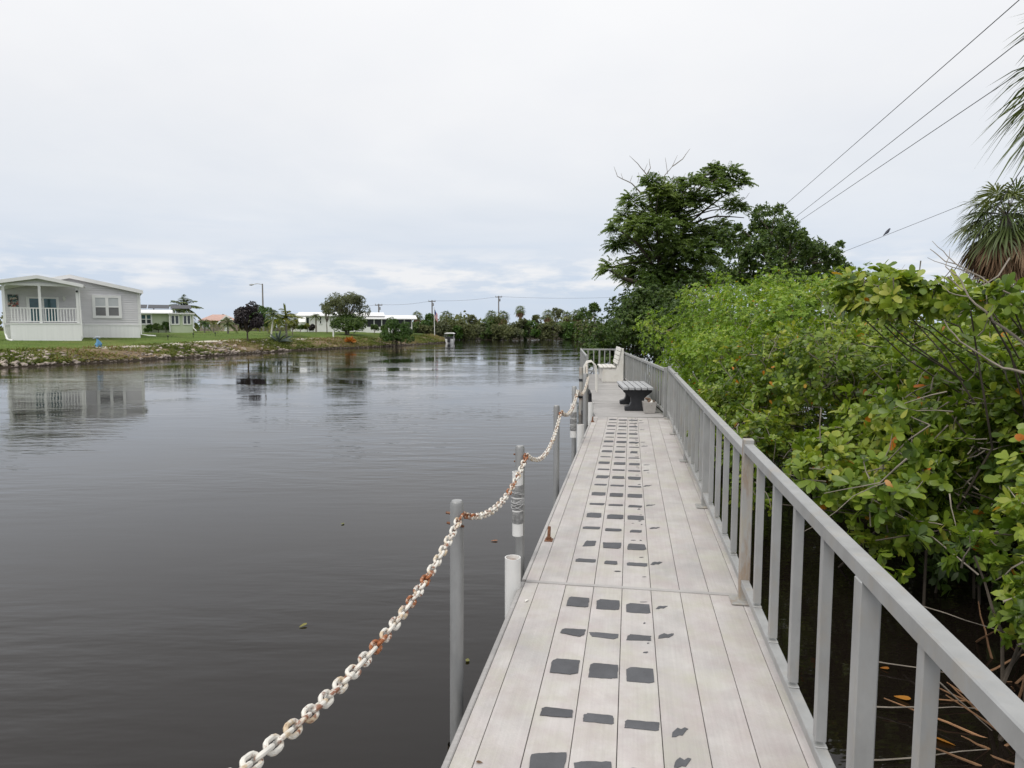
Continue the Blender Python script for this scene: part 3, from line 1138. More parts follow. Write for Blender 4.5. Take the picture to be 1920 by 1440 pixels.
def chain(p0, p1, sag, label, single=True, rusty=()):
    p0, p1 = np.asarray(p0, float), np.asarray(p1, float)
    ts = np.linspace(0, 1, 400)
    C = p0 + (p1 - p0) * ts[:, None]
    C[:, 2] -= 4 * sag * ts * (1 - ts)
    s_ = np.concatenate([[0], np.cumsum(np.linalg.norm(np.diff(C, axis=0), axis=1))])
    t = thing('chain', label, 'chain', p1, 'white chain spans between the pipe posts')
    n = int(s_[-1] / PITCHL)
    big = MB()
    for i in range(n):
        a = s_[-1] * (i + .5) / n
        c = np.array([np.interp(a, s_, C[:, k]) for k in range(3)])
        c2 = np.array([np.interp(a + .01, s_, C[:, k]) for k in range(3)])
        c1 = np.array([np.interp(a - .01, s_, C[:, k]) for k in range(3)])
        tg = unit(c2 - c1)
        side = unit(np.cross(tg, (0, 0, 1)))
        upv = np.cross(side, tg)
        ro = R(40) + (R(90) if i % 2 else 0) + rng.normal(0, .12)
        ya = side * math.cos(ro) + upv * math.sin(ro)
        za = np.cross(tg, ya)
        if single:
            rust = (n - 1 - i) in rusty
            ob = link('chain_link', LINKS[1 if rust else 0], t, label='rusted chain link' if rust else None)
            mw = Matrix(((tg[0], ya[0], za[0], c[0] - p1[0]), (tg[1], ya[1], za[1], c[1] - p1[1]), (tg[2], ya[2], za[2], c[2] - p1[2]), (0, 0, 0, 1)))
            ob.matrix_local = mw
        else:
            for sgn in (1, -1):
                big.bar(c - tg * .022 + ya * .0165 * sgn, c + tg * .022 + ya * .0165 * sgn, .013, .013)
            big.bar(c - tg * .0275 - ya * .017, c - tg * .0275 + ya * .017, .013, .013)
            big.bar(c + tg * .0275 - ya * .017, c + tg * .0275 + ya * .017, .013, .013)
    if not single:
        big.build('chain_links', CHAIN, t, kind='stuff')
    return t


def hook(i):
    p = pts[i]
    q_ = p + r1 * (.030 if i < 2 else .045)
    return np.array([q_[0], q_[1], DZ + PTOP[i] - .055])


chain(hook(0), hook(1) + np.array([0, 0, -.005]), .14, 'heavy white chain with orange rust rising from the lower edge to the nearest post', rusty=(0, 12, 13, 17, 24, 25))
chain(hook(1), hook(2) + np.array([0, 0, .0]), .145, 'white chain span sagging from the nearest post to the taped post', rusty=(0, 1, 9, 12, 31, 33, 34, 35, 36))
chain(hook(2), hook(3), .20, 'white chain span sagging between the taped post and the post standing alone', rusty=(0, 1))
chain(hook(3), hook(4), .15, 'far white chain span between the lone post and the far taped holder', single=False)
chain(hook(4), hook(5), .15, 'farthest pale chain loop hanging before the thick post', single=False)
rp = W2(4.5, .0, .72)
chain(hook(5), rp, .22, 'last chain loop running up to the white ladder handle', single=False)


def holder(label, c, z0, z1, r, tape):
    t = thing('rod_holder', label, 'rod holder', (c[0], c[1], z0), 'white rod holder tubes beside the dock')
    pm_ = MB().pipe((c[0], c[1], z0), (c[0], c[1], z1), r, .005)
    pm_.build('tube', PVC, t, smooth=True)
    if tape:
        n_ = 3
        zz = z0 + (z1 - z0) * .20
        for k in range(n_):
            h = (z1 - z0) * rng.uniform(.15, .19)
            MB().tube([(c[0], c[1], zz), (c[0] + .001, c[1], zz + h / 2), (c[0], c[1], zz + h)], [r + .002, r + .0045, r + .002], 20).build('tape_band', TAPE, t, smooth=True)
            zz += h + (z1 - z0) * .025
        for k in range(9):
            z = z0 + (z1 - z0) * rng.uniform(.2, .8)
            tl = rng.normal(0, .012, 2)
            MB().tube([(c[0] + (r + .007) * math.cos(a), c[1] + (r + .007) * math.sin(a), z + tl[0] * math.cos(a) + tl[1] * math.sin(a)) for a in np.linspace(0, 6.28, 17)[:-1]],
                      .0016, 5, closed=True).build('cord', CORD, t)
    else:
        MB().tube([(c[0], c[1], z1 - .03), (c[0], c[1], z1 - .024)], r - .006, 16).build('dirt_plug', JUNK, t)
    return t


hA = at(959, 1100, 3.62)
hA = edge_pt(3.98, -.062)
holder('plain white plastic tube open at the top beside the near section of the dock', hA, DZ - .45, DZ + .19, .049, False)
hB = pts[2] + d1 * -.125 + r1 * .005
holder('white tube wrapped in grey tape and line on the second chain post', hB, DZ + .20, DZ + .635, .036, True)
hC = pts[4] + d1 * -.12
holder('far white tube wrapped in grey tape beside the fourth chain post', hC, DZ + .10, DZ + .56, .042, True)
holder('short white tube standing low at the dock edge past the far taped tube', edge_pt(9.5, -.06), DZ - .2, DZ + .2, .05, False)
holder('white tube standing at the corner where the far platform begins', W2(.3, -.07), DZ - .2, DZ + .22, .05, False)

# guide pile with black bracket at the far platform
for u, lab in ((1.0, 'brown stained guide pile with a black bracket at the near corner of the platform'),
               (4.1, 'guide pile with a black bracket beside the white ladder handles')):
    p = W2(u, -.14)
    t = thing('guide_pile', lab, 'pile', (p[0], p[1], 0))
    MB().tube([(p[0], p[1], -1.2), (p[0], p[1], DZ + .62), (p[0], p[1], DZ + .64)], [.052, .05, .045], 16).build('pole', ALUR, t, smooth=True)
    MB().box((p[0], p[1], DZ - .05), (.16, .16, .10), d2).build('bracket', BLACK, t, bevel=.02)
    MB().tube([(p[0], p[1], DZ + .30), (p[0], p[1], DZ + .36)], .056, 16).build('band', BLACK, t)

# ladder with white tubular hand grips and black treads
t = thing('dock_ladder', 'white tubular dock ladder with black treads at the water side of the platform', 'ladder', W2(3.4, -.05, 0))
for u in (4.35, 4.85):
    path = [W2(u, -.06, -.9), W2(u, -.06, .3), W2(u, -.05, .62), W2(u, .02, .74), W2(u, .12, .76), W2(u, .22, .66), W2(u, .25, .35), W2(u, .25, .01)]
    MB().tube(path, .02, 10).build('hand_rail', WHITEW, t, smooth=True)
for z in (-.75, -.5, -.25, 0.02):
    MB().box(W2(4.6, -.06, z), (.5, .09, .03), d2).build('tread', BLACK, t, bevel=.006)
for u in (2.0, 2.55):
    c = W2(u, -.05, .12)
    tag(MB().tube([c + np.array([0, 0, z]) for z in (-.42, -.36, -.1, .1, .14)], [.03, .075, .08, .07, .03], 14).build('dock_fender', BLACK, smooth=True),
        'black rubber fender on the platform edge, ' + ('nearer to the camera' if u < 2.3 else 'nearer to the white ladder'), 'fender', 'black fenders on the platform edge')

# rusty bolts standing on the left edge
for (px_, py_, hgt, lab) in ((1029, 1013, .105, 'rusty upright bolt on the left dock edge past the seam'), (1111, 791, .09, 'dark rusty bolt on the dock edge close to the far platform')):
    c = gp(px_, py_, DZ)
    t = thing('rusty_bolt', lab, 'bolt', c)
    MB().tube([c + np.array([.0, 0, .002]), c + np.array([0, 0, .026])], [.023, .021], 6).build('nut', RUST, t, bevel=.002)
    MB().tube([c + np.array([0, 0, .026]), c + np.array([.004, .004, hgt - .004]), c + np.array([.004, .004, hgt])], [.013, .012, .009], 12).build('shank', RUST, t, smooth=True)
    MB().box(c + np.array([0, 0, .0025]), (.075, .06, .004), d1).build('washer', RUST, t)

# ------------------------------------------------------------------ bench with black pedestals
def P2(u0, v0):
    return lambda a, b, z: W2(u0 + a, v0 + b, z)


B = P2(.75, .56)
t = thing('slat_bench', 'backless bench with five grey slats on black pedestals by the railing', 'bench', B(.75, .3, 0))
for k in range(5):
    MB().box(B(.75, .045 + k * .118, .435), (1.5, .096, .052), d2).build('slat', SLAT, t, bevel=.006)
prof = [(-.24, 0), (-.24, .07), (-.15, .10), (-.12, .16), (-.13, .25), (-.22, .32), (-.27, .36), (-.27, .405), (.27, .405), (.27, .36), (.22, .32), (.13, .25), (.12, .16),
        (.15, .10), (.24, .07), (.24, 0)]
for a in (.12, 1.2):
    MB().prism([B(a, .285 + x, z + .003) for x, z in prof], d2 * .16).build('pedestal', BLACK, t, bevel=.008)
MB().box(B(.75, .285, .2), (1.0, .08, .08), d2).build('stretcher', BLACK, t, bevel=.01)

# plastic bin of litter beside it
bc = W2(.60, 1.03, 0)
t = thing('plastic_bin', 'small cloudy plastic bin of brown litter beside the black bench pedestal', 'bin', bc)
wv = []
for (a, z) in ((.095, .003), (.125, .21), (.118, .21), (.09, .012)):
    wv += [bc + d2 * (i * a) + r2 * (j * a) + np.array([0, 0, z]) for i, j in ((-1, -1), (1, -1), (1, 1), (-1, 1))]
MB().add(wv, [(i * 4 + j, i * 4 + (j + 1) % 4, i * 4 + 4 + (j + 1) % 4, i * 4 + 4 + j) for i in range(3) for j in range(4)] + [(12, 13, 14, 15), (3, 2, 1, 0)]).build('tub', CLEAR, t, bevel=.004)
for k in range(7):
    c = bc + d2 * rng.uniform(-.07, .07) + r2 * rng.uniform(-.07, .07) + np.array([0, 0, .08 + .12 * rng.random() + .02 * k])
    MB().tube([c, c + rng.normal(0, .03, 3), c + rng.normal(0, .06, 3)], [.02, .035, .015], 7).build('litter', [JUNK, WHITEW, JUNK][k % 3], t, smooth=True)

# white bench with back, facing the water
Bw = P2(7.55, .58)
t = thing('white_bench', 'white bench with slatted back at the far end facing the water', 'bench', Bw(.7, .3, 0))
side = [(-.02, 0), (.0, .40), (.40, .385), (.52, .98), (.60, .98), (.60, 0)]
for a in (0, 1.36):
    MB().prism([Bw(a, x, z + .003) for x, z in side], d2 * .045).build('side_panel', WHITEW, t, bevel=.006)
for k in range(4):
    MB().box(Bw(.70, -.03 + k * .118, .43), (1.46, .10, .04), d2).build('seat_slat', WHITEW, t, bevel=.006)
for k in range(4):
    z = .57 + k * .125
    MB().box(Bw(.70, .40 + (z - .43) * .21, z), (1.46, .04, .108), d2, up=unit(np.array([0, 0, 1]) + r2 * .21)).build('back_slat', WHITEW, t, bevel=.006)
MB().box(Bw(.70, -.0, .20), (1.3, .02, .36), d2).build('front_panel', WHITEW, t)

# ------------------------------------------------------------------ mangroves on the right
LF = MB()
# one good leaf with a fold and midrib
xs = [0, .12, .32, .55, .78, .93, 1.0]
ws = [.04, .16, .32, .43, .46, .30, 0.05]
Vl = []
for x_, w_ in zip(xs, ws):
    bz = -.10 * (x_ - .35) ** 2
    Vl += [(x_, -w_ * .5, bz + .06 * w_), (x_, 0, bz), (x_, w_ * .5, bz + .06 * w_)]
LF.add(Vl, [(3 * i + j, 3 * i + 3 + j, 3 * i + 4 + j, 3 * i + 1 + j) for i in range(6) for j in range(2)])
LMESH = {}


def leafmesh(mat):
    if mat.name not in LMESH:
        me = LF.mesh('leaf', smooth=True)
        me.materials.clear()
        me.materials.append(mat)
        LMESH[mat.name] = me
    return LMESH[mat.name]


def frame_mats(P, A, N, L, W):
    A = nrm(A)
    S = nrm(np.cross(N, A))
    Nn = np.cross(A, S)
    for i in range(len(P)):
        yield Matrix(((A[i, 0] * L[i], S[i, 0] * W[i] * 2.2, Nn[i, 0] * L[i], P[i, 0]), (A[i, 1] * L[i], S[i, 1] * W[i] * 2.2, Nn[i, 1] * L[i], P[i, 1]),
                      (A[i, 2] * L[i], S[i, 2] * W[i] * 2.2, Nn[i, 2] * L[i], P[i, 2]), (0, 0, 0, 1)))


def bush(name, label, cat, base, ells, mat, n, k=8, L=.085, W=.04, single=0, twigs=.10, group=None, zmin=.15, sub=16, twigmat=None, up=.35, huefn=None,
         stems=True, core=.6, spread=(.75, 1.35), srange=(.26, .44), gaps=0):
    """a shrub: stems and twigs, leaf whorls on every twig tip; the largest leaves in view are parts of their own"""
    t = thing(name, label, cat, base, group)
    twigmat = twigmat or TWIG
    T, X, subs = [], [], []
    tot = sum(r[0] * r[2] for c, r in ells)
    for c, r in ells:
        P, x_, s_, sr = bush_tips(c, r, int(n * r[0] * r[2] / tot), sub, zmin, up=up, core=core, srange=srange)
        T.append(P)
        X.append(x_)
        subs += [(np.asarray(c), q) for q in s_]
    T, X = np.concatenate(T), np.concatenate(X)
    ph = rng.uniform(0, 6.28, 8)
    fq = 5.2 / (L * 10)
    nzv = (np.sin(T[:, 0] * fq + ph[0]) + np.sin(T[:, 1] * fq * .9 + ph[1]) + np.sin(T[:, 2] * fq * 1.2 + ph[2]) + np.sin((T[:, 0] + T[:, 2]) * fq * .6 + ph[3])
           + np.sin((T[:, 1] - T[:, 2] * 1.3) * fq * .7 + ph[4]))
    if gaps:
        kp = nzv > rng.normal(gaps - 1.2, .5, len(T))
        T, X, nzv = T[kp], X[kp], nzv[kp]
    P, A, N, ls, ws_ = rosettes(T, X, k, L, W, spread)
    ls = ls * np.repeat(rng.uniform(.6, 1.15, len(T)), k)
    hue = np.clip(np.repeat(rng.normal(.48, .17, len(T)) + .07 * nzv, k) + rng.normal(0, .13, len(P)), 0, .95)
    odd = rng.random(len(P)) < .009
    hue[odd] = rng.uniform(.965, 1, odd.sum())
    if single:
        dist = np.linalg.norm(P - np.array([0, 0, EYE]), axis=1)
        inv = (P[:, 0] / np.maximum(P[:, 1], .1) < .75) & (P[:, 1] > 1.5)
        toc = nrm(np.array([[0, 0, EYE]]) - P)
        face = np.abs((nrm(np.cross(np.cross(nrm(A), N), A)) * toc).sum(1))
        # outer leaves: nearest along their viewing direction
        key = np.round(np.stack([P[:, 0] / P[:, 1], (P[:, 2] - EYE) / P[:, 1]], 1) * 28).astype(int)
        best = {}
        for i in np.argsort(dist):
            kk = tuple(key[i])
            if inv[i] and face[i] > .35:
                best.setdefault(kk, []).append(i)
        cand = [i for v_ in best.values() for i in v_[:3]]
        cand = sorted(cand, key=lambda i: -ls[i] * face[i] / dist[i])[:single]
        me = leafmesh(mat)
        o = np.array(base, float)
        ci = np.array(cand)
        for i, mw in zip(cand, frame_mats(P[ci] - o, A[ci], N[ci], ls[ci], ws_[ci])):
            ob = bpy.data.objects.new('leaf', me)
            COL.objects.link(ob)
            ob.parent = t
            ob.matrix_local = mw
            ob['hue'] = float(hue[i])
        msk = np.ones(len(P), bool)
        msk[ci] = False
        P, A, N, ls, ws_, hue = P[msk], A[msk], N[msk], ls[msk], ws_[msk], hue[msk]
    leaves('foliage', P, A, N, ls, ws_, mat, t, droop=rng.uniform(-.05, .25, len(P)), hue=hue, rnd=single > 200)
    if stems:
        sb, tw_ = MB(), MB()
        if twigs >= .1:
            for _ in range(int(260 * twigs) + 20):
                j = rng.integers(0, len(T))
                q_ = T[j] + rng.normal(0, .05, 3)
                dv = unit(X[j] * rng.uniform(-.2, .7) + rng.normal(0, .8, 3))
                ln = rng.uniform(.25, .8)
                tw_.tube(bent(q_ - dv * ln * .7, q_ + dv * ln * .3, 4, .16), [.0065, .0055, .0045, .0035, .002], 4, caps=False)
        for c, q in subs:
            main = np.asarray(ells[0][0], float)
            if np.linalg.norm(c - main) > .01 and rng.random() < .5:
                continue
            root = np.array([main[0] + rng.normal(0, .3) * ells[0][1][0], main[1] + rng.normal(0, .3) * ells[0][1][1], -.15])
            kn = root + (q - root) * .55 + np.array([(main[0] - q[0]) * .25, (main[1] - q[1]) * .25, .1])
            pth = np.concatenate([bent(root, kn, 3, .2)[:-1], bent(kn, q, 3, .2)])
            sb.tube(pth, np.linspace(.024, .010, 7) * min(1, r[0] / 2.2 + .3), 6)
        if twigs:
            ii = np.nonzero(rng.random(len(T)) < twigs)[0]
            sc_ = np.array([q for c, q in subs])
            for i in ii:
                j = np.argmin(((sc_ - T[i]) ** 2).sum(1))
                end = T[i] + (sc_[j] - T[i]) * rng.uniform(.5, 1.0) + rng.normal(0, .08, 3)
                tw_.tube(bent(T[i] + X[i] * .02, end, 3, .18), [.0022, .0035, .0045, .006], 4, caps=False)
            tw_.build('twigs', twigmat, t, kind='stuff')
        sb.build('stems', DTWIG, t, kind='stuff')
    return t


bA = bush('mangrove_bush', 'nearest leafy mangrove bush beside the railing with large round leaves and bare twigs above', 'bush', (4.4, 5.2, 0),
          [((4.65, 5.0, 1.22), (1.9, 1.7, .82)), ((3.75, 5.3, 1.15), (1.0, 1.2, .80)), ((3.1, 5.6, .9), (.62, 1.0, .58)), ((4.9, 6.2, 1.4), (1.5, 1.3, .78)), ((3.6, 3.9, 1.0), (.85, .8, .60)),
           ((2.45, 4.9, .72), (.5, 1.0, .42)), (at(1680, 565, 5.3), (.5, .5, .22)), (at(1893, 572, 4.2), (.34, .4, .13))], LEAFN, 14000, 6, .100, .047, single=290, gaps=1.0,
          twigs=.13, sub=20, zmin=.30, core=.5)
bA2 = bush('mangrove_bush', 'low leafy mangrove sprig hanging over the dark water at the right edge', 'bush', (2.75, 3.0, 0),
           [((2.70, 3.25, .98), (.50, .6, .36)), ((2.75, 2.95, .62), (.48, .5, .30))], LEAFN, 420, 6, .072, .034, single=110, twigs=.09, sub=9, zmin=.2, core=.4)
bH = bush('mangrove_bush', 'dark low mangrove thicket added to darken the gaps behind the nearest bushes', 'bush', (6.6, 5.0, 0),
          [((6.3, 4.6, .85), (1.3, 3.6, 1.0)), ((4.7, 5.2, .42), (1.5, 2.6, .40)), ((4.6, 9.0, .45), (1.3, 2.6, .42)), ((6.0, 1.9, .8), (1.2, 1.6, .9)), ((7.2, 9.0, .9), (1.2, 3.0, 1.0))], LEAFD, 7600, 7, .11, .05, twigs=.04, sub=30, zmin=.05, twigmat=DTWIG, core=.45)  # added foliage that darkens the bright water showing under the front bushes
bB = bush('mangrove_bush', 'dense green mangrove bush beyond the railing post with a cap at the seam', 'bush', (4.4, 8.2, 0),
          [((4.9, 8.4, 1.50), (2.1, 2.0, 1.0)), ((3.35, 7.4, 1.15), (1.05, 1.5, .85)), ((2.95, 8.6, .90), (.75, 1.3, .68)), ((2.5, 6.9, .75), (.5, 1.3, .52))], LEAFN, 13000, 7, .080, .033, single=260, twigs=.12, gaps=.9, core=.5, sub=22,
          zmin=.25)
bC = bush('mangrove_bush', 'bright yellow green mangrove bush rising highest in the middle of the right bank', 'bush', (5.3, 12.3, 0),
          [((5.6, 12.4, 1.75), (2.4, 2.3, 1.3)), ((4.05, 11.6, 1.2), (1.15, 1.7, .95)), ((3.75, 13.4, 1.0), (.75, 1.4, .8))], LEAFL, 12500, 8, .082, .030, single=120, twigs=.05, core=.5, gaps=.35, sub=24, zmin=.2)
bD = bush('mangrove_bush', 'bright yellow green mangrove bush behind the backless bench', 'bush', (5.5, 16.8, 0),
          [((5.75, 16.8, 1.8), (2.35, 2.4, 1.6)), ((4.3, 16.0, 1.1), (.95, 1.7, .9))], LEAFL, 10000, 8, .086, .030, twigs=.04, core=.5, gaps=.35, sub=22, zmin=.2)
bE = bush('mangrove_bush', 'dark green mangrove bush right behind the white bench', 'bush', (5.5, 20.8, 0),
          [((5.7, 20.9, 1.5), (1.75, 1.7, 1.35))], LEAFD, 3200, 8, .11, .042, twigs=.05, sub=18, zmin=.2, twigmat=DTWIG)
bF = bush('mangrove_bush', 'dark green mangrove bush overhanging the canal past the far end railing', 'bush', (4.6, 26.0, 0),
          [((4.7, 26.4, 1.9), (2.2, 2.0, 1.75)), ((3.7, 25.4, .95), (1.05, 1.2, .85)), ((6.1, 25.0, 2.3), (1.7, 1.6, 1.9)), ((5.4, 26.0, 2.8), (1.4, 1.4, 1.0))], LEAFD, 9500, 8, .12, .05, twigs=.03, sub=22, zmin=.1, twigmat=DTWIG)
bG = bush('mangrove_bush', 'green mangrove bush behind the nearest one under the palm crown', 'bush', (8.2, 9.5, 0),
          [((8.3, 9.6, 1.3), (2.4, 2.0, 1.0)), ((6.6, 7.6, 1.4), (1.4, 1.4, .8))], LEAFN, 4200, 7, .10, .046, twigs=.10, sub=18, zmin=.25)
# bare branches standing out of the nearest bush
for D, pth, r0 in ((4.0, [(1925, 648), (1862, 602), (1816, 556), (1792, 514)], .010), (4.1, [(1925, 566), (1872, 541), (1822, 511), (1772, 490), (1744, 467)], .007),
                   (4.1, [(1822, 511), (1786, 501), (1739, 483)], .004), (4.1, [(1800, 500), (1776, 480), (1748, 452)], .004), (4.0, [(1792, 516), (1773, 500), (1781, 468)], .004),
                   (4.0, [(1816, 556), (1780, 548), (1752, 521)], .004), (4.1, [(1786, 501), (1770, 520), (1776, 540)], .003), (4.05, [(1862, 602), (1850, 560), (1845, 520)], .005),
                   (3.9, [(1925, 700), (1880, 690), (1800, 640), (1770, 600)], .009), (3.9, [(1700, 860), (1650, 905), (1545, 925)], .006), (3.8, [(1660, 905), (1600, 930), (1500, 1000)], .004)):
    P = [at(x, y, D + .1 * i) for i, (x, y) in enumerate(pth)]
    fine = np.concatenate([bent(P[i], P[i + 1], 3, .10)[:-1] for i in range(len(P) - 1)] + [[P[-1]]])
    MB().tube(fine, np.linspace(r0, r0 * .35, len(fine)), 6).build('bare_branch', TWIG, bA, smooth=True)
# creeper sprig on the middle railing
ps_ = np.array([at(1276, 758, 10.3), at(1262, 778, 11.0), at(1287, 792, 9.6), at(1280, 770, 10.1)])
t = thing('creeper_sprig', 'small bright green creeper sprig clinging to the railing by the bin', 'plant', (ps_[0][0], ps_[0][1], DZ))
Tq = ps_ + rng.normal(0, .01, (4, 3))
P, A, N, ls, ws_ = rosettes(Tq, rand_dirs(4, -.2), 4, .075, .045)
leaves('foliage', P, A, N, ls, ws_, LEAFL, t)
MB().tube(bent(ps_[0], ps_[1], 4), .004, 5).tube(bent(ps_[0], ps_[2], 4), .004, 5).build('stem', TWIG, t)

# ------------------------------------------------------------------ feathery tree and its neighbours
def zp(x, y, D):
    return at(1100 + x / 3.556, 270 + y / 3.556, D)


def limb(mb, pts_, r0, r1_, k=7, amp=.06):
    P = [np.asarray(p) for p in pts_]
    fine = np.concatenate([bent(P[i], P[i + 1], 3, amp)[:-1] for i in range(len(P) - 1)] + [[P[-1]]])
    mb.tube(fine, np.linspace(r0, r1_, len(fine)), k)


D1 = 27.0
base = zp(480, 980, D1)
tree1 = thing('feathery_tree', 'tall tree with drooping feathery leaves and bare twigs on top beyond the benches', 'tree', (base[0], base[1], 0))
clumps = [(305, 385, 60), (420, 260, 55), (480, 320, 80), (590, 310, 80), (700, 260, 60), (810, 230, 60), (842, 168, 30), (955, 195, 45), (1020, 250, 55), (900, 310, 60), (740, 380, 80),
          (640, 400, 90), (540, 440, 110), (400, 500, 100), (250, 500, 60), (190, 560, 45), (470, 560, 110), (600, 520, 90), (210, 680, 70), (300, 640, 80), (160, 830, 55), (250, 860, 60),
          (350, 800, 90), (450, 740, 90), (620, 640, 110), (740, 600, 90), (640, 760, 110), (760, 720, 100), (540, 850, 100), (860, 560, 70), (850, 660, 90), (960, 640, 60),
          (1010, 430, 35), (955, 400, 35), (430, 660, 80), (700, 880, 90), (560, 690, 90), (520, 380, 80), (330, 900, 80), (440, 880, 90), (620, 900, 90), (820, 790, 80), (340, 560, 70), (880, 250, 45), (760, 930, 90), (860, 900, 90), (500, 960, 90)]
Ps, As, Ns, Ls, Ws, Hs = [], [], [], [], [], []
ctr = zp(560, 560, D1)
cl3 = []
for (x, y, r) in clumps:
    c = zp(x, y, D1 + rng.uniform(-1.5, 1.5))
    rr = r / 3.556 / FPX * D1
    cl3.append((c, rr))
    nl = int(80 * max(.4, (rr / .45) ** 2)) + 22
    d = rand_dirs(nl, -.35)
    out = nrm(c - ctr)[None] if False else unit(c - ctr) * .3
    h0 = float(np.clip(rng.normal(.5, .16), .1, .9))
    for i in range(nl):
        st = c + d[i] * rr * rng.uniform(.15, .95) * np.array([1, 1, .85])
        dirv = unit(d[i] + out + np.array([0, 0, .15]))
        RL = rng.uniform(.26, .52)
        npair = 9
        tt = np.linspace(.18, 1, npair)
        rach = st + dirv * RL * tt[:, None] + np.array([0, 0, -1]) * (RL * .42 * tt ** 2)[:, None]
        tang = nrm(dirv + np.array([0, 0, -1]) * (1.1 * tt)[:, None])
        sidev = nrm(np.cross(tang, np.array([[0, 0, 1.0]])) + 1e-4)
        for sg in (1, -1):
            Ps.append(rach)
            As.append(tang * .45 + sidev * sg + np.array([0, 0, -.35]))
            Ns.append(np.tile([0, 0, 1.0], (npair, 1)) + rng.normal(0, .3, (npair, 3)))
            Ls.append(.135 * (1 - .45 * tt) * rng.uniform(.8, 1.2, npair))
            Hs.append(np.clip(h0 + rng.normal(0, .15, npair), 0, 1))
Ps, As, Ns, Ls, Hs = map(np.concatenate, (Ps, As, Ns, Ls, Hs))
leaves('crown', Ps, As, Ns, Ls, Ls * .42, LEAFT, tree1, droop=.25, hue=Hs)
mb = MB()
bs0 = np.array([base[0], base[1], -.1])
fork = zp(485, 930, D1)
limb(mb, [bs0, fork], .22, .17, 10)
limb(mb, [fork, zp(482, 780, D1), zp(478, 640, D1), zp(455, 520, D1), zp(432, 380, D1)], .10, .04, 8)
limb(mb, [fork, zp(350, 930, D1 - .6), zp(230, 890, D1 - .9), zp(150, 840, D1 - 1)], .13, .03, 8)
limb(mb, [fork, zp(400, 740, D1 - .4), zp(320, 650, D1 - .6), zp(200, 570, D1 - .7)], .09, .02)
limb(mb, [zp(478, 700, D1), zp(560, 560, D1 + .3), zp(640, 420, D1 + .4), zp(790, 260, D1 + .4)], .08, .02)
limb(mb, [fork, zp(580, 760, D1 + .6), zp(660, 545, D1 + .4), zp(860, 482, D1 + .2), zp(1050, 492, D1)], .09, .014)
limb(mb, [zp(660, 545, D1 + .4), zp(800, 430, D1), zp(940, 330, D1 - .2), zp(1010, 260, D1 - .3)], .05, .014)
for c, rr in cl3:
    j = zp(480, 760, D1) if c[2] < 6 else zp(460, 540, D1)
    limb(mb, [j + (c - j) * .25 + rng.normal(0, .1, 3), j + (c - j) * .65 + rng.normal(0, .15, 3), c], .035, .012, 5)
mb.build('trunk', DTWIG, tree1, smooth=True)
for pth, r0 in (([(360, 325), (300, 262), (205, 215), (182, 150)], .03), ([(405, 240), (400, 205), (340, 130), (285, 78)], .03), ([(400, 205), (425, 160), (418, 98)], .024),
                ([(515, 280), (520, 210), (570, 150), (605, 75)], .024), ([(570, 150), (640, 100), (668, 60), (690, 30)], .02), ([(460, 260), (490, 210), (478, 180)], .014),
                ([(540, 200), (530, 130), (524, 90)], .012), ([(340, 260), (350, 210), (345, 190)], .01), ([(290, 250), (305, 210)], .01), ([(600, 260), (640, 225), (660, 195)], .012),
                ([(385, 180), (405, 130)], .01), ([(240, 235), (230, 195)], .009), ([(570, 250), (580, 205)], .01), ([(1000, 400), (1060, 360), (1085, 325)], .012), ([(900, 470), (870, 380)], .012)):
    mb = MB()
    limb(mb, [zp(x, y, D1 - .3) for x, y in pth], r0, .005, 5, .05)
    mb.build('bare_twig', TWIG, tree1)

D2 = 23.5
b2 = zp(1300, 800, D2)
tree2 = thing('small_leaved_tree', 'rounded small leaved tree rising behind the bright mangroves right of the feathery tree', 'tree', (b2[0], b2[1], 0))
cl = [(1120, 470, 50), (1180, 455, 65), (1260, 450, 60), (1330, 510, 60), (1150, 560, 70), (1250, 580, 90), (1350, 600, 80), (1425, 615, 50), (1180, 660, 80), (1300, 690, 100), (1420, 690, 80),
      (1510, 700, 70), (1570, 720, 60), (1640, 740, 55), (1690, 675, 24), (1655, 800, 60), (1060, 620, 50), (1010, 560, 28), (1100, 720, 80), (1480, 770, 70), (1720, 850, 60), (980, 720, 70),
      (1080, 800, 80), (1240, 790, 90), (1380, 800, 90), (1560, 830, 80), (930, 620, 60),
      (940, 880, 90), (1060, 910, 90), (1200, 910, 100), (1350, 920, 100), (1500, 920, 90), (1620, 910, 80), (1720, 950, 70)]
Ts, Xs = [], []
mb = MB()
tb = np.array([b2[0], b2[1], -.1])
fk = zp(1290, 860, D2)
limb(mb, [tb, fk], .16, .12, 8)
for i, (x, y, r) in enumerate(cl):
    c = zp(x, y, D2 + rng.uniform(-1.3, 1.3))
    rr = r / 3.556 / FPX * D2
    n = int((42 if i < 4 else 130) * (rr / .45) ** 2) + 14
    d = rand_dirs(n, -.6)
    Ts.append(c + d * rr * rng.uniform(.45, 1.15, (n, 1)))
    Xs.append(d + np.array([0, 0, .3]))
    limb(mb, [fk, fk + (c - fk) * .5 + rng.normal(0, .2, 3), c], .05, .01, 5, .12)
    for _ in range(5):
        e = c + rand_dirs(1, -.2)[0] * rr * rng.uniform(.7, 1.2)
        mb.tube(bent(c, e, 2), [.01, .007, .004], 4, caps=False)
P, A, N, ls, ws_ = rosettes(np.concatenate(Ts), np.concatenate(Xs), 6, .13, .055)
leaves('crown', P, A, N, ls, ws_, LEAFD, tree2)
mb.build('trunk', DTWIG, tree2, smooth=True)


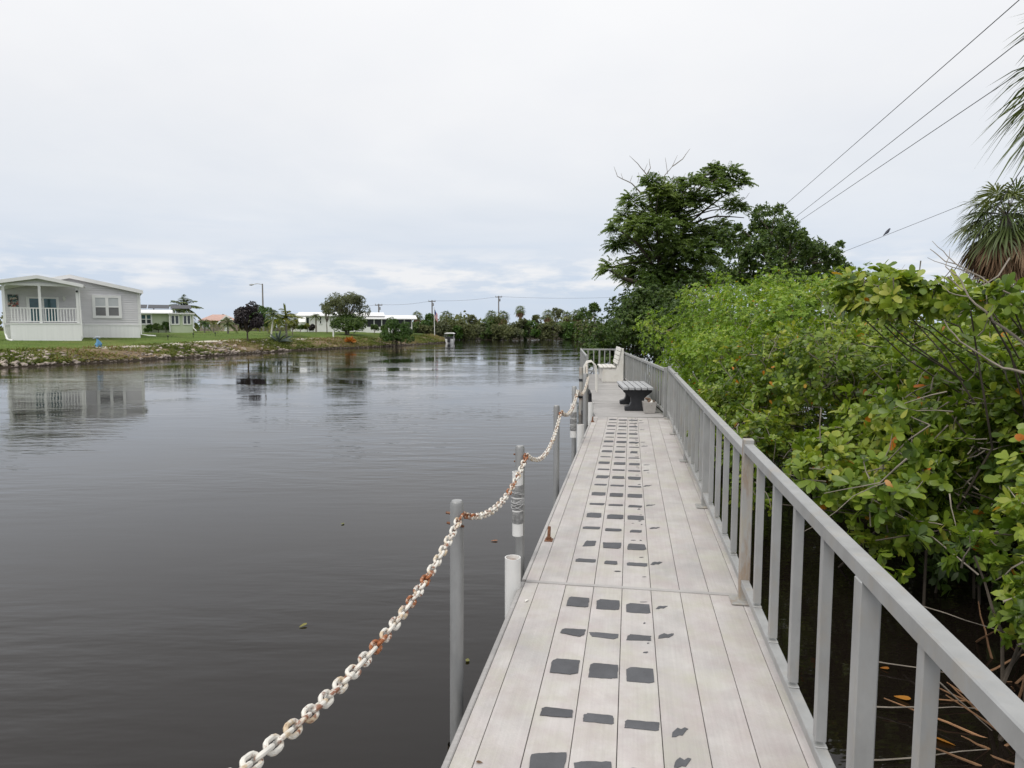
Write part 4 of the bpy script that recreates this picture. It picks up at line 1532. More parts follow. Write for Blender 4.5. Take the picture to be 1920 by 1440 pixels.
def round_tree(name, label, cat, px_, py_, rpx, ground_py, D, mat, n, L, W, group=None, trunk=True, squash=1.0, sub=12, core=.5, ground=None, tmat=None, srange=(.26, .44)):
    """a crown of leaf clumps on a trunk; the crown is centred on a pixel at distance D"""
    c = at(px_, py_, D)
    s_ = D / FPX
    gz0 = ground if ground is not None else float(gz(c[0], c[1]))
    t = thing(name, label, cat, (c[0], c[1], gz0), group)
    r = np.array([rpx * s_, rpx * s_ * .95, rpx * s_ * squash])
    P, X, subs, sr = bush_tips(c, r, n, sub, gz0 + .02, core=core, srange=srange, low=-.7)
    P2_, A, N, ls, ws_ = rosettes(P, X, 4, L, W)
    leaves('crown' if trunk else 'foliage', P2_, A, N, ls, ws_, mat, t, hue=np.clip(np.repeat(rng.normal(.5, .2, len(P)), 4) + rng.normal(0, .15, len(P2_)), 0, 1))
    mb_ = MB()
    hgt = c[2] - gz0
    fk_ = np.array([c[0], c[1], gz0 + hgt * .45])
    mb_.tube(bent((c[0], c[1], gz0 - .1), fk_, 3, .05), np.linspace(.05, .038, 4) * (rpx * s_ + .4), 7)
    for q in subs:
        mb_.tube(bent(fk_ - np.array([0, 0, .05]), q, 3, .12), np.linspace(.026, .008, 4) * (rpx * s_ + .3), 5)
    mb_.build('trunk' if trunk else 'stems', tmat or TRUNK, t)
    return t


# ------------------------------------------------------------------ palms
def fan_arrays(H, A, U, L, nseg=24, ang=1.9, droop=.5, wid=.06):
    A, U = unit(A), unit(U)
    S = unit(np.cross(A, U))
    Nn = np.cross(S, A)
    a = np.linspace(-ang, ang, nseg) + rng.normal(0, .03, nseg)
    dirs = A * np.cos(a)[:, None] + S * np.sin(a)[:, None] + Nn * .12
    ln = L * (1 - .25 * (np.abs(a) / ang) ** 2) * rng.uniform(.85, 1.1, nseg)
    return np.tile(H, (nseg, 1)) + dirs * .05, dirs, np.tile(Nn, (nseg, 1)) + rng.normal(0, .25, (nseg, 3)), ln, np.full(nseg, wid * L), droop * rng.uniform(.6, 1.5, nseg)


def fan_palm(name, label, c, gz0, R_, nf, nd, tr, group=None, nseg=22, seglen=.55, lean=0.0, live=LEAFPALM, wid=.075, dead_r=.9):
    """fan palm: trunk, green crown of fans, brown skirt of dead fans; c = heart of the crown"""
    c = np.asarray(c, float)
    t = thing(name, label, 'palm tree', (c[0] - lean, c[1], gz0), group)
    acc = {0: [], 1: []}
    stems = MB()
    for which, cnt in ((0, nf), (1, nd)):
        for i in range(cnt):
            az_ = i * 2.399 + rng.uniform(-.2, .2)
            if which == 0:
                el_ = R(78) - (i / cnt) ** .8 * R(112)
                pl_ = R_ * rng.uniform(.42, .62)
            else:
                el_ = R(-30) - R(50) * rng.random()
                pl_ = R_ * rng.uniform(.25, .55) * dead_r
            dv = np.array([math.cos(az_) * math.cos(el_), math.sin(az_) * math.cos(el_), math.sin(el_)])
            Hh = c + dv * pl_ + np.array([0, 0, -.12 * pl_ - (.25 * R_ * rng.random() if which else 0)])
            U = unit(np.cross(np.cross(dv, (0, 0, 1)) + 1e-3, dv)) * (1 if which == 0 else 1)
            ax = dv + np.array([0, 0, -.35 if which == 0 else -1.2])
            acc[which].append(fan_arrays(Hh, ax, U, R_ * seglen * rng.uniform(.85, 1.15), nseg, 1.75 if which == 0 else .9, .55 if which == 0 else .35, wid))
            if which == 0:
                stems.tube([c, c + dv * pl_ * .5, Hh], [.014 * R_, .011 * R_, .008 * R_], 4, caps=False)
    for which, nm, mt in ((0, 'crown', live), (1, 'dead_fronds', LEAFDEAD)):
        if acc[which]:
            Z = [np.concatenate([q[k] for q in acc[which]]) for k in range(6)]
            hue = np.clip(np.repeat(rng.normal(.5, .2, len(acc[which])), nseg) + rng.normal(0, .1, len(Z[0])), 0, 1)
            leaves(nm, Z[0], Z[1], Z[2], Z[3], Z[4], mt, t, droop=Z[5], hue=hue)
    stems.build('frond_stalks', LEAFPALM if False else DTWIG, t)
    b0 = np.array([c[0] - lean, c[1], gz0 - .1])
    MB().tube(bent(b0, c + np.array([0, 0, -.05]), 6, .02), np.linspace(tr * 1.15, tr, 7), 10).build('trunk', PTRUNK, t, smooth=True)
    return t


fan_palm('cabbage_palm', 'cabbage palm with a skirt of brown dead fronds at the right edge above the mangroves', at(1888, 405, 23), .6, 1.6, 34, 80, .18, nseg=30, seglen=.60, wid=.05, dead_r=1.15)
fan_palm('cabbage_palm', 'palm whose long drooping green fronds hang in at the upper right edge', at(2165, 92, 11.5), .4, 1.95, 34, 0, .18, nseg=30, seglen=.72, wid=.045)


def feather_palm(name, label, c, gz0, Lf, nf, tr, mat, group=None, el0=75, el1=-25, npair=16, lf=.32, droop=.55, lean=0.0, tmat=PTRUNK, spear=False, wid=.10):
    c = np.asarray(c, float)
    t = thing(name, label, 'palm tree', (c[0] - lean, c[1], gz0), group)
    Ps, As, Ns, Ls = [], [], [], []
    st = MB()
    for i in range(nf):
        az_ = i * 2.399 + rng.uniform(-.25, .25)
        el_ = R(el0) + (R(el1) - R(el0)) * (i / max(1, nf - 1)) + rng.normal(0, .08)
        dv = np.array([math.cos(az_) * math.cos(el_), math.sin(az_) * math.cos(el_), math.sin(el_)])
        tt = np.linspace(0, 1, npair)
        L_ = Lf * rng.uniform(.85, 1.1)
        dr = droop * rng.uniform(.7, 1.3)
        rach = c + dv * (L_ * tt)[:, None] + np.array([0, 0, -1]) * (L_ * dr * tt ** 2)[:, None]
        st.tube(rach[::3], np.linspace(.03, .01, len(rach[::3])) * Lf * .7, 4, caps=False)
        tg = nrm(dv + np.array([0, 0, -1]) * (2 * dr * tt)[:, None])
        sv = nrm(np.cross(tg, np.array([[0, 0, 1.0]])) + 1e-4)
        for sg in (1, -1):
            Ps.append(rach[1:])
            As.append((tg * .6 + sv * sg + np.array([0, 0, -.15]))[1:] + rng.normal(0, .08, (npair - 1, 3)))
            Ns.append(np.tile([0, 0, 1.0], (npair - 1, 1)) + rng.normal(0, .2, (npair - 1, 3)))
            Ls.append((lf * Lf * np.sin(np.clip(tt * 2.6 + .45, 0, 3.0)))[1:] + .04)
    if spear:
        for k in range(5):
            Ps.append(c[None] + rng.normal(0, .02, (1, 3)))
            As.append(np.array([[rng.normal(-.1, .06), rng.normal(0, .06), 1.0]]))
            Ns.append(np.array([[0, 1.0, 0]]))
            Ls.append(np.array([Lf * 1.1]))
    Ps, As, Ns, Ls = map(np.concatenate, (Ps, As, Ns, Ls))
    leaves('crown', Ps, As, Ns, Ls, np.full(len(Ls), wid * Lf * .45), mat, t, droop=.25)
    st.build('frond_stalks', mat, t)
    MB().tube(bent((c[0] - lean, c[1], gz0 - .1), c, 5, .02), np.linspace(tr * 1.2, tr * .85, 6), 9).build('trunk', tmat, t, smooth=True)
    return t


# ------------------------------------------------------------------ houses on the left
def hbox(t, name, mat, a, b, D, depth, bevel=0.0, label=None, parent=None):
    """box whose front face spans two pixels at distance D and goes back by depth"""
    p, q = at(a[0], a[1], D), at(b[0], b[1], D)
    x0, x1 = sorted((p[0], q[0]))
    z0, z1 = sorted((p[2], q[2]))
    return MB().bx(x0, x1, D, D + depth, z0, z1).build(name, mat, parent or t, bevel=bevel, label=label)


def window(t, a, b, D, nx=2, two=True, fw=3.2, up=BLIND, lo=SCREEN, proud=.07):
    """white framed window with its own panes; two = upper and lower sash"""
    p, q = at(a[0], a[1], D), at(b[0], b[1], D)
    x0, x1, z1, z0 = p[0], q[0], p[2], q[2]
    f = fw * D / FPX
    fr = MB()
    y0, y1 = D - proud, D + .02
    fr.bx(x0, x1, y0, y1, z1 - f, z1).bx(x0, x1, y0, y1, z0, z0 + f)
    xsn = np.linspace(x0 + f / 2, x1 - f / 2, nx + 1)
    for x in xsn:
        fr.bx(x - f / 2, x + f / 2, y0, y1, z0 + f, z1 - f)
    zm = (z0 + z1) / 2
    if two:
        for i in range(nx):
            fr.bx(xsn[i] + f / 2, xsn[i + 1] - f / 2, y0 + .012, y1, zm - f * .25, zm + f * .25)
    w = fr.build('window_frame', WHITE, t)
    for i in range(nx):
        xa, xb = xsn[i] + f / 2, xsn[i + 1] - f / 2
        if two:
            MB().bx(xa, xb, D - .035, D - .01, zm + f * .25, z1 - f).build('pane', up, w)
            MB().bx(xa, xb, D - .025, D - .005, z0 + f, zm - f * .25).build('pane', lo, w)
        else:
            MB().bx(xa, xb, D - .03, D - .005, z0 + f, z1 - f).build('pane', lo, w)
    return w


def gable(t, name, mat, xl, xr, xp, ze, zp_, y0, y1, th=.14, over=.3, fascia=True):
    """two roof slopes with a white fascia on the front edge; ridge runs along y"""
    for sgn, xe in ((-1, xl), (1, xr)):
        dxx, dzz = xp - xe, zp_ - ze
        k = over / abs(dxx)
        e = np.array([xe - dxx * k, y0, ze - dzz * k])
        r_ = np.array([xp, y0, zp_])
        upn = np.array([0, 0, th])
        MB().prism([e, r_, r_ + upn, e + upn], (0, y1 - y0, 0)).build(name, mat, t)
        if fascia:
            lo = np.array([0, -.04, -.13])
            MB().prism([e + lo, r_ + lo, r_ + np.array([0, -.04, th - .01]), e + np.array([0, -.04, th - .01])], (0, .036, 0)).build('fascia', WHITE, t)


# --- grey house with a porch
PHI = R(30.5)
HD = 58.0
gl_ = at(140, 629, HD)
house1 = thing('grey_house', 'grey sided house with a white railed porch on the left bank', 'house', (gl_[0], HD, gl_[2]))
xl, xr, xp_ = at(8, 600, HD)[0], at(262, 600, HD)[0], at(135, 600, HD)[0]
z_g, z_s, z_e, z_p = at(200, 630, HD)[2], at(200, 610, HD)[2], at(200, 545, HD)[2], at(135, 519, HD)[2]
MB().prism([(xl, HD, z_s), (xr, HD, z_s), (xr, HD, z_e), (xp_, HD, z_p), (xl, HD, z_e)], (0, 15, 0)).build('wall', GREYD, house1)
MB().bx(xl, xr, HD - .03, HD + 15, z_g - .3, z_s).build('skirting', WVINYL, house1)
MB().bx(xl, xr + .02, HD - .06, HD - .02, z_s - .02, z_s + .07).build('trim_board', WHITE, house1)
zb = z_s + .07
while zb < z_p - .15:
    top = zb + .165
    w_ = 1.0 if top < z_e else max(0, (z_p - top) / (z_p - z_e))
    xa, xb = xp_ + (xl - xp_) * w_, xp_ + (xr - xp_) * w_
    if xb - xa > .3:
        MB().prism([(xa, HD - .055, zb), (xa, HD - .002, zb), (xa, HD - .002, top + .01), (xa, HD - .012, top + .01)], (xb - xa, 0, 0)).build('siding_board', GREYS, house1)
    zb = top
gable(house1, 'roof', ROOFG, xl, xr, xp_, z_e, z_p, HD - .35, HD + 15.3)
MB().bx(xr - .10, xr + .025, HD - .05, HD + .05, z_s + .07, z_e - .05).build('corner_board', WHITE, house1)
window(house1, (172, 553), (229, 597), HD - .06, 2, True, 4.2)
MB().tube([(xr + .06, HD - .1, z_e - .05), (xr + .06, HD - .1, z_g + .12), (xr + .5, HD - .5, z_g + .03), (xr + 1.0, HD - .7, z_g + .0)], .045, 6).build('downspout', WHITE, house1)
# porch
QD = 54.4
pxl, pxr, pxp = at(-14, 600, QD)[0], at(151, 600, QD)[0], at(75, 600, QD)[0]
pzg, pzf, pzr, pze, pzp = at(80, 637, QD)[2], at(80, 606, QD)[2], at(80, 577, QD)[2], at(80, 536, QD)[2], at(75, 519, QD)[2]
MB().bx(pxl + .9, pxr, QD, QD + .08, pzg - .2, pzf - .05).build('porch_skirting', WVINYL, house1)
MB().bx(pxr - .06, pxr, QD + .08, HD - .06, pzg - .2, pzf - .05).build('porch_skirting', WVINYL, house1)
MB().bx(pxl + .9, pxr + .02, QD - .03, HD - .07, pzf - .05, pzf + .02).build('porch_floor', WHITE, house1)
for px_ in (9, 77, 147):
    x = at(px_, 600, QD + .1)[0]
    MB().bx(x - .075, x + .075, QD + .03, QD + .18, pzf + .02, pze).build('porch_post', WHITE, house1)
MB().bx(pxl, pxr, QD + .02, QD + .19, pze, pze + .16).build('beam', WHITE, house1)
MB().prism([(pxl, QD + .06, pze + .16), (pxr, QD + .06, pze + .16), (pxr, QD + .06, pze + .17), (pxp, QD + .06, pzp), (pxl, QD + .06, pze + .17)], (0, .06, 0)).build('gable_panel', GREYS, house1)
gable(house1, 'porch_roof', ROOFG, pxl, pxr, pxp, pze + .12, pzp, QD - .3, HD - .4, th=.10, over=.28)
hr = MB().bx(pxl + .9, pxr - .1, QD + .07, QD + .14, pzr - .06, pzr).build('hand_rail', WHITE, house1)
MB().bx(pxl + .9, pxr - .1, QD + .08, QD + .13, pzf + .08, pzf + .14).build('lower_rail', WHITE, house1)
bal = MB().box((0, 0, 0), (.055, .04, pzr - pzf - .2)).mesh('baluster')
bal.materials.append(WHITE)
for x in np.arange(pxl + 1.0, pxr - .15, .168):
    if abs(x - at(77, 600, QD)[0]) > .12:
        link('baluster', bal, house1, loc=(x, QD + .105, (pzr + pzf) / 2 + .04))
for k in range(8):
    link('baluster', bal, house1, loc=(pxr - .05, QD + .35 + k * .35, (pzr + pzf) / 2 + .04))
MB().bx(pxr - .08, pxr - .02, QD + .15, HD - .06, pzr - .06, pzr).build('hand_rail', WHITE, house1)
# sliding door, lamp and picture on the porch wall
WD = HD - .04
fr = MB()
a, b = at(49, 556, WD), at(113, 604, WD)
fr.bx(a[0], b[0], WD - .06, WD, a[2] - .13, a[2]).bx(a[0], a[0] + .17, WD - .06, WD, b[2], a[2] - .13).bx(b[0] - .17, b[0], WD - .06, WD, b[2], a[2] - .13)
mid = (a[0] + b[0]) / 2
fr.bx(mid - .06, mid + .06, WD - .05, WD, b[2], a[2] - .13)
sd = fr.build('sliding_door', WHITE, house1)
MB().bx(a[0] + .17, mid - .06, WD - .03, WD - .01, b[2], a[2] - .13).build('pane', GLASST, sd)
MB().bx(mid + .06, b[0] - .17, WD - .03, WD - .01, b[2], a[2] - .13).build('pane', GLASST, sd)
PICT = M('colourful_picture', (.06, .16, .17), .6, var=.5, scale=6, stain=[(.35, .05, .04), (.6, .5, .42), (.02, .02, .02)], sscale=4, samt=.95, sthr=(.5, .56))
wp = tag(MB().bx(at(15, 570, WD)[0], at(35, 570, WD)[0], WD - .05, WD - .005, at(15, 575, WD)[2], at(15, 552, WD)[2]).build('wall_picture', PICT),
    'dark teal and red picture hanging on the porch wall of the grey house', 'picture')
lp = at(121, 561, WD)
wl_ = MB().bx(lp[0] - .07, lp[0] + .07, WD - .04, WD, lp[2] - .02, lp[2] + .22).build('wall_lamp', WHITE, house1)
MB().tube([(lp[0], WD - .13, lp[2] - .12), (lp[0], WD - .13, lp[2] + .12), (lp[0], WD - .13, lp[2] + .2)], [.06, .10, .03], 8).build('lamp_glass', BRASS, wl_)
MB().tube([(pxl + .55, QD + .1, pzf + .3), (pxl + .62, QD + .05, pzg + .4), (pxl + .75, QD - .25, pzg + .05), (pxl + 1.05, QD - .55, pzg - .03)], .06, 6).build('downspout', WHITE, house1)
MB().tube([(pxr + .05, QD + .05, pze), (pxr - .0, QD + .03, pze - .25), (pxr + .04, QD - .02, pzf - .1), (pxr + .05, QD - .03, pzg + .2)], .045, 6).build('downspout', WHITE, house1)
cmr = at(144, 546, QD)
MB().tube([(cmr[0], QD - .02, cmr[2]), (cmr[0], QD - .16, cmr[2] - .03)], .07, 8).build('camera_dome', BLACK, house1)

wp.rotation_euler = (0, 0, PHI)
turn(house1, PHI)
# --- pale green house
PHI = R(26.5)
GD = 80.0
p0 = at(310, 621, GD)
house2 = thing('green_house', 'pale green flat roofed house just right of the grey house', 'house', (p0[0], GD, p0[2]))
xl, xm, xr = at(205, 600, GD)[0], at(318, 600, GD)[0], at(361, 600, GD)[0]
zg, zt = at(0, 623, GD)[2], at(0, 586, GD)[2]
MB().bx(xl, xm, GD, GD + 9, zg - .3, zt).build('wall', GREENW, house2)
MB().bx(xm - .02, xr, GD - .35, GD + 8, zg - .3, zt - .05).build('side_room', GREENW, house2)
MB().prism([(xl, GD - .6, zt), (xl, GD - .6, zt + .10), (xl, GD + 3.5, zt + .52), (xl, GD + 9, zt + .42), (xl, GD + 9, zt)], (xm - xl + .3, 0, 0)).build('roof', ROOFW, house2)
MB().bx(xm - .1, xr + .25, GD - .7, GD + 8, zt - .05, zt + .10).build('side_roof', ROOFW, house2)
for x in np.linspace(xm, xr + .2, 16):
    MB().bx(x - .02, x + .02, GD - .73, GD - .7, zt - .03, zt + .12).build('roof_rib', ROOFG, house2)
pv = MB()
for k in range(3):
    xx = xl + 1.2 + k * 2.2
    pv = MB().prism([(xx, GD + 3.2, zt + .62), (xx + 2.1, GD + 3.2, zt + .62), (xx + 2.1, GD + 5.4, zt + 1.05), (xx, GD + 5.4, zt + 1.05)], (0, 0, .05))
    pv.build('solar_panel', ROOFD, house2)
    MB().bx(xx + .5, xx + .6, GD + 4.2, GD + 4.3, zt + .4, zt + .85).build('panel_foot', ROOFD, house2)
window(house2, (262, 588), (286, 609), GD, 2, True, 2.2, up=GLASST, lo=GLASS)
window(house2, (319, 590), (337, 609), GD - .35, 2, False, 1.8, lo=GLASS)
window(house2, (342, 590), (359, 609), GD - .35, 2, False, 1.8, lo=GLASS)
MB().tube([(xr + .05, GD - .5, zt), (xr + .05, GD - .5, zg + .4), (xr + .35, GD - .8, zg + .05)], .06, 6).build('downspout', WHITE, house2)
MB().tube([(xm, GD - .45, zt), (xm, GD - .45, zg)], .05, 6).build('downspout', WHITE, house2)

turn(house2, PHI)
# --- beige house with pink roof
PHI = R(23)
ID = 102.0
p0 = at(410, 622, ID)
house3 = thing('beige_house', 'beige house with a pinkish tiled roof behind the dark purple tree', 'house', (p0[0], ID, p0[2]))
xl, xr = at(374, 600, ID)[0], at(445, 600, ID)[0]
zg, zt, zr = at(0, 624, ID)[2], at(0, 600, ID)[2], at(0, 586, ID)[2]
MB().bx(xl, xr, ID, ID + 8, zg - .4, zt).build('wall', BEIGEW, house3)
xm = xl + (xr - xl) * .42
MB().add([(xl - .3, ID - .4, zt), (xr + .3, ID - .4, zt), (xr + .3, ID + 8.3, zt), (xl - .3, ID + 8.3, zt), (xl + 1.6, ID + 4, zr), (xr - 1.6, ID + 4, zr)],
         [(0, 1, 5, 4), (1, 2, 5), (2, 3, 4, 5), (3, 0, 4), (3, 2, 1, 0)]).build('roof', ROOFP, house3)
MB().bx(xm + .6, xr - .6, ID - 2, ID, zg - .4, zt - .15).build('front_wing', BEIGEW, house3)
gable(house3, 'wing_roof', ROOFP, xm + .5, xr - .5, (xm + xr) / 2, zt - .15, zr - .25, ID - 2.4, ID + 1.5, th=.12)
MB().prism([(xm + .6, ID - 1.98, zt - .15), (xr - .6, ID - 1.98, zt - .15), ((xm + xr) / 2, ID - 1.98, zr - .3)], (0, .1, 0)).build('gable_panel', BEIGEW, house3)
MB().bx(xm + 1.1, xr - 1.1, ID - 2.04, ID - 2.0, zg, zt - .6).build('garage_door', WHITE, house3)
window(house3, (379, 604), (394, 616), ID, 2, False, 1.5, lo=GLASS)

turn(house3, PHI)
# --- long white house with screened lanai
PHI = R(13)
WDD = 87.0
p0 = at(640, 621, WDD)
house4 = thing('white_house', 'long white house with a metal roof and dark screened porch behind the spreading tree', 'house', (p0[0], WDD, p0[2]))
xl, xm, xr = at(562, 600, WDD)[0], at(686, 600, WDD)[0], at(772, 600, WDD)[0]
zg, zt, zr = at(0, 622, WDD)[2], at(0, 591, WDD)[2], at(0, 583, WDD)[2]
MB().bx(xl, xm, WDD, WDD + 8, zg - .3, zt).build('wall', WHITE, house4)
MB().prism([(xl - .4, WDD - .4, zt), (xl - .4, WDD - .4, zt + .1), (xl - .4, WDD + 4, zr + .12), (xl - .4, WDD + 8.4, zt + .1), (xl - .4, WDD + 8.4, zt)], (at(772, 600, WDD)[0] - xl - 3.0, 0, 0)).build('roof', ROOFW, house4)
MB().bx(xm, xr, WDD - .7, WDD + 7, zg - .3, at(0, 613, WDD)[2]).build('lanai_wall', WHITE, house4)
zl = at(0, 613, WDD)[2]
zh = at(0, 597, WDD)[2]
MB().bx(xm + .05, xr - .05, WDD - .62, WDD - .55, zl, zh).build('lanai_back', DSCREEN, house4)
nn = 7
for i, x in enumerate(np.linspace(xm, xr - .12, nn)):
    MB().bx(x, x + .12, WDD - .72, WDD - .62, zl, zh).build('lanai_post', WHITE, house4)
    if i < nn - 1:
        xn = np.linspace(xm, xr - .12, nn)[i + 1]
        MB().bx(x + .12, xn, WDD - .68, WDD - .63, zl, zh).build('screen_panel', DSCREEN, house4)
MB().prism([(xm - .3, WDD - 1.1, zh), (xm - .3, WDD - 1.1, zh + .10), (xm - .3, WDD + 1.2, zh + .55), (xm - .3, WDD + 7, zh + .5), (xm - .3, WDD + 7, zh)], (xr - xm + .9, 0, 0)).build('lanai_roof', ROOFW, house4)
window(house4, (598, 593), (604, 608), WDD, 1, True, 1.3, up=GLASS, lo=GLASS)
window(house4, (573, 594), (581, 609), WDD, 1, False, 1.3, lo=GLASS)
aw = at(562, 596, WDD)
MB().prism([(aw[0] - .1, WDD - 1.0, aw[2] - .55), (aw[0] - .1, WDD - .02, aw[2] + .35), (aw[0] + .75, WDD - .02, aw[2] + .35), (aw[0] + .75, WDD - 1.0, aw[2] - .55)], (0, 0, .05)).build('awning', WHITE, house4)

turn(house4, PHI)
# --- tall gabled white side of the same row
PHI = R(18)
p0 = at(570, 620, 92)
house5 = thing('gabled_house', 'white gabled house end showing behind the long white house and palms', 'house', (p0[0], 92, p0[2]))
xl, xr, xp_ = at(545, 600, 92)[0], at(592, 600, 92)[0], at(568, 600, 92)[0]
zg, zt, zr = at(0, 622, 92)[2], at(0, 589, 92)[2], at(0, 583, 92)[2]
MB().prism([(xl, 92, zg - .3), (xr, 92, zg - .3), (xr, 92, zt), (xp_, 92, zr), (xl, 92, zt)], (0, 9, 0)).build('wall', WHITE, house5)
gable(house5, 'roof', ROOFW, xl, xr, xp_, zt, zr, 91.6, 101.3, th=.12)
hbox(house5, 'window', GLASS, (551, 597), (556, 609), 91.95, .04)

turn(house5, PHI)
PHI = 0.0
# ------------------------------------------------------------------ gardens on the left bank
round_tree('purple_tree', 'small dark purple leaved tree on the lawn left of the street lamp', 'tree', 463, 600, 27, 632, 56, LEAFP, 2600, .16, .09, squash=1.12, sub=18, tmat=DTWIG)
round_tree('garden_tree', 'light green tree peeking out behind the dark purple tree', 'tree', 486, 590, 21, 622, 84, LEAFG, 1100, .22, .11)
feather_palm('coconut_palm', 'feathery palm rising behind the pale green house', at(344, 576, 90), 1.5, 2.5, 26, .14, LEAFPALM, lf=.34, wid=.12, npair=20, el0=88, el1=-35, droop=.45)
feather_palm('yellow_palm', 'yellow green palm with a tall upright spear left of the long white house', at(536, 596, 64), float(gz(at(536, 596, 64)[0], 64)), 1.75, 13, .09, LEAFY, el0=82, el1=-12, spear=True, lf=.30, wid=.16)
feather_palm('slim_palm', 'slim leaning palm with a pale trunk beside the blue agave', at(512, 589, 62), float(gz(at(512, 589, 62)[0], 62)), 1.05, 16, .07, LEAFPALM, lean=.25, tmat=WHITEW, wid=.12)
feather_palm('yellow_palm', 'second yellow green palm crowded behind the agave', at(524, 600, 68), float(gz(at(524, 600, 68)[0], 68)), 1.5, 11, .08, LEAFY, el0=70, el1=-25, wid=.14)
feather_palm('small_palm', 'small young palm on the lawn in front of the beige house', at(383, 606, 72), float(gz(at(383, 606, 72)[0], 72)), .95, 14, .07, LEAFG, wid=.14)
feather_palm('small_palm', 'small dry palm just right of the young palm on the lawn', at(400, 605, 76), float(gz(at(400, 605, 76)[0], 76)), .85, 12, .07, LEAFY, wid=.12)
feather_palm('small_palm', 'bushy low palm touching the left side of the purple tree', at(427, 606, 66), float(gz(at(427, 606, 66)[0], 66)), 1.15, 14, .08, LEAFPALM, wid=.14)
feather_palm('small_palm', 'short palm standing against the wall of the long white house', at(592, 592, 78), float(gz(at(592, 592, 78)[0], 78)), .75, 14, .09, LEAFPALM, wid=.14)
round_tree('spreading_tree', 'spreading olive green tree in front of the long white house', 'tree', 648, 574, 45, 622, 74, LEAFO, 2300, .20, .07, squash=.56, sub=30, core=.35, srange=(.2, .34))
round_tree('garden_shrub', 'dense dark green shrub under the spreading olive tree', 'shrub', 653, 608, 33, 624, 73, LEAFD, 2600, .18, .08, squash=.58, trunk=False, sub=26, srange=(.3, .5))
round_tree('garden_shrub', 'thin olive tuft of a tree left of the spreading one', 'shrub', 612, 580, 14, 620, 76, LEAFO, 260, .18, .06)
tb_ = bush('waterside_bush', 'rounded bright green bush leaning over the water by the far left bank', 'bush', at(744, 640, 71), [(at(744, 625, 71), (1.75, 1.5, 1.35)), (at(760, 632, 71), (1.1, 1.1, 1.0)), (at(731, 628, 71), (1.0, 1.0, 1.1))], LEAFG, 3600, 5, .17, .08,
           twigs=0, zmin=.1, sub=16, twigmat=TRUNK)
for px_, py_, r_, D, mt, lab in ((277, 616, 10, 70, LEAFG, 'clipped green shrub against the pale green wall at left'), (297, 614, 9, 70, LEAFD, 'dark shrub in the middle before the pale green wall'),
                                 (311, 612, 10, 71, LEAFG, 'loose green shrub at the corner of the pale green house'), (548, 608, 12, 66, LEAFY, 'yellow green shrub at the foot of the spear palm'),
                                 (563, 613, 8, 80, LEAFD, 'dark low shrub before the white gabled house'), (587, 615, 7, 79, LEAFP, 'dark round shrub beside the short palm'),
                                 (702, 616, 9, 80, LEAFD, 'dark clipped hedge plant under the screened porch'), (720, 616, 8, 79, LEAFD, 'low dark shrub between the porch and the waterside bush'),
                                 (576, 612, 7, 80, LEAFY, 'small yellow shrub before the long white house'), (502, 606, 10, 68, LEAFG, 'green shrub left of the blue agave')):
    round_tree('garden_shrub', lab, 'shrub', px_, py_, r_, 622, D, mt, 420, .16, .07, trunk=False, squash=.8, sub=8)
# agave
ag = at(521, 622, 60)
agz = float(gz(ag[0], 60))
n = 60
dirs = rand_dirs(n, .12)
tag(leaves('agave_plant', np.tile([ag[0], 60, agz], (n, 1)) + dirs * .05, dirs, rand_dirs(n, .5), rng.uniform(.95, 1.45, n), .13, LEAFAG, None, droop=.08, kind='thing'),
    'large blue grey agave with spiky blades between the palms', 'plant')
# croton
cr = at(656, 629, 67)
t = thing('croton_plant', 'bright orange leaved plant on the lawn before the spreading tree', 'plant', (cr[0], 67, float(gz(cr[0], 67))))
dirs = rand_dirs(70, .1)
leaves('foliage', np.tile([cr[0], 67, float(gz(cr[0], 67)) + .1], (70, 1)) + dirs * .12, dirs, rand_dirs(70), rng.uniform(.35, .62, 70), .16, LEAFOR, t)
# pelican statue
st = gp(182, 648, 1.0)
sx, sy = at(182, 640, 42)[0], 42.0
sz = float(gz(sx, sy))
stt = thing('bird_statue', 'blue glazed bird statue with a grey head on the lawn edge', 'statue', (sx, sy, sz))
MB().tube([(sx + .03, sy, sz - .02), (sx + .03, sy, sz + .05), (sx + .05, sy, sz + .16), (sx + .08, sy, sz + .30), (sx + .05, sy, sz + .40), (sx + .02, sy, sz + .48), (sx + .01, sy, sz + .54)],
          [.22, .22, .18, .13, .085, .06, .05], 14).build('body', STATB, stt, smooth=True)
MB().tube([(sx + .22, sy, sz + .58), (sx + .12, sy, sz + .62), (sx + .02, sy, sz + .62), (sx - .07, sy, sz + .60), (sx - .19, sy, sz + .55), (sx - .25, sy, sz + .52)], [.03, .07, .085, .07, .035, .012], 12).build('head', STATG, stt, smooth=True)
MB().tube([(sx + .2, sy - .05, sz + .05), (sx + .24, sy - .02, sz + .2), (sx + .2, sy, sz + .36)], [.06, .09, .03], 10).build('wing', STATB, stt, smooth=True)
for px_, lab in ((315, 'tiny dark garden light on the lawn nearest the statue'), (363, 'tiny dark garden light in the middle of the lawn edge'), (404, 'tiny dark garden light before the small palms')):
    c = at(px_, 637, 50 + (px_ - 315) * .09)
    zz = float(gz(c[0], c[1]))
    t = thing('garden_light', lab, 'garden light', (c[0], c[1], zz), 'garden lights along the lawn edge')
    MB().tube([(c[0], c[1], zz - .05), (c[0], c[1], zz + .25)], .02, 6).build('stake', BLACK, t)
    MB().tube([(c[0], c[1], zz + .25), (c[0], c[1], zz + .33), (c[0], c[1], zz + .36)], [.05, .08, .02], 8).build('lamp_head', BLACK, t)
c = at(625, 629, 68)
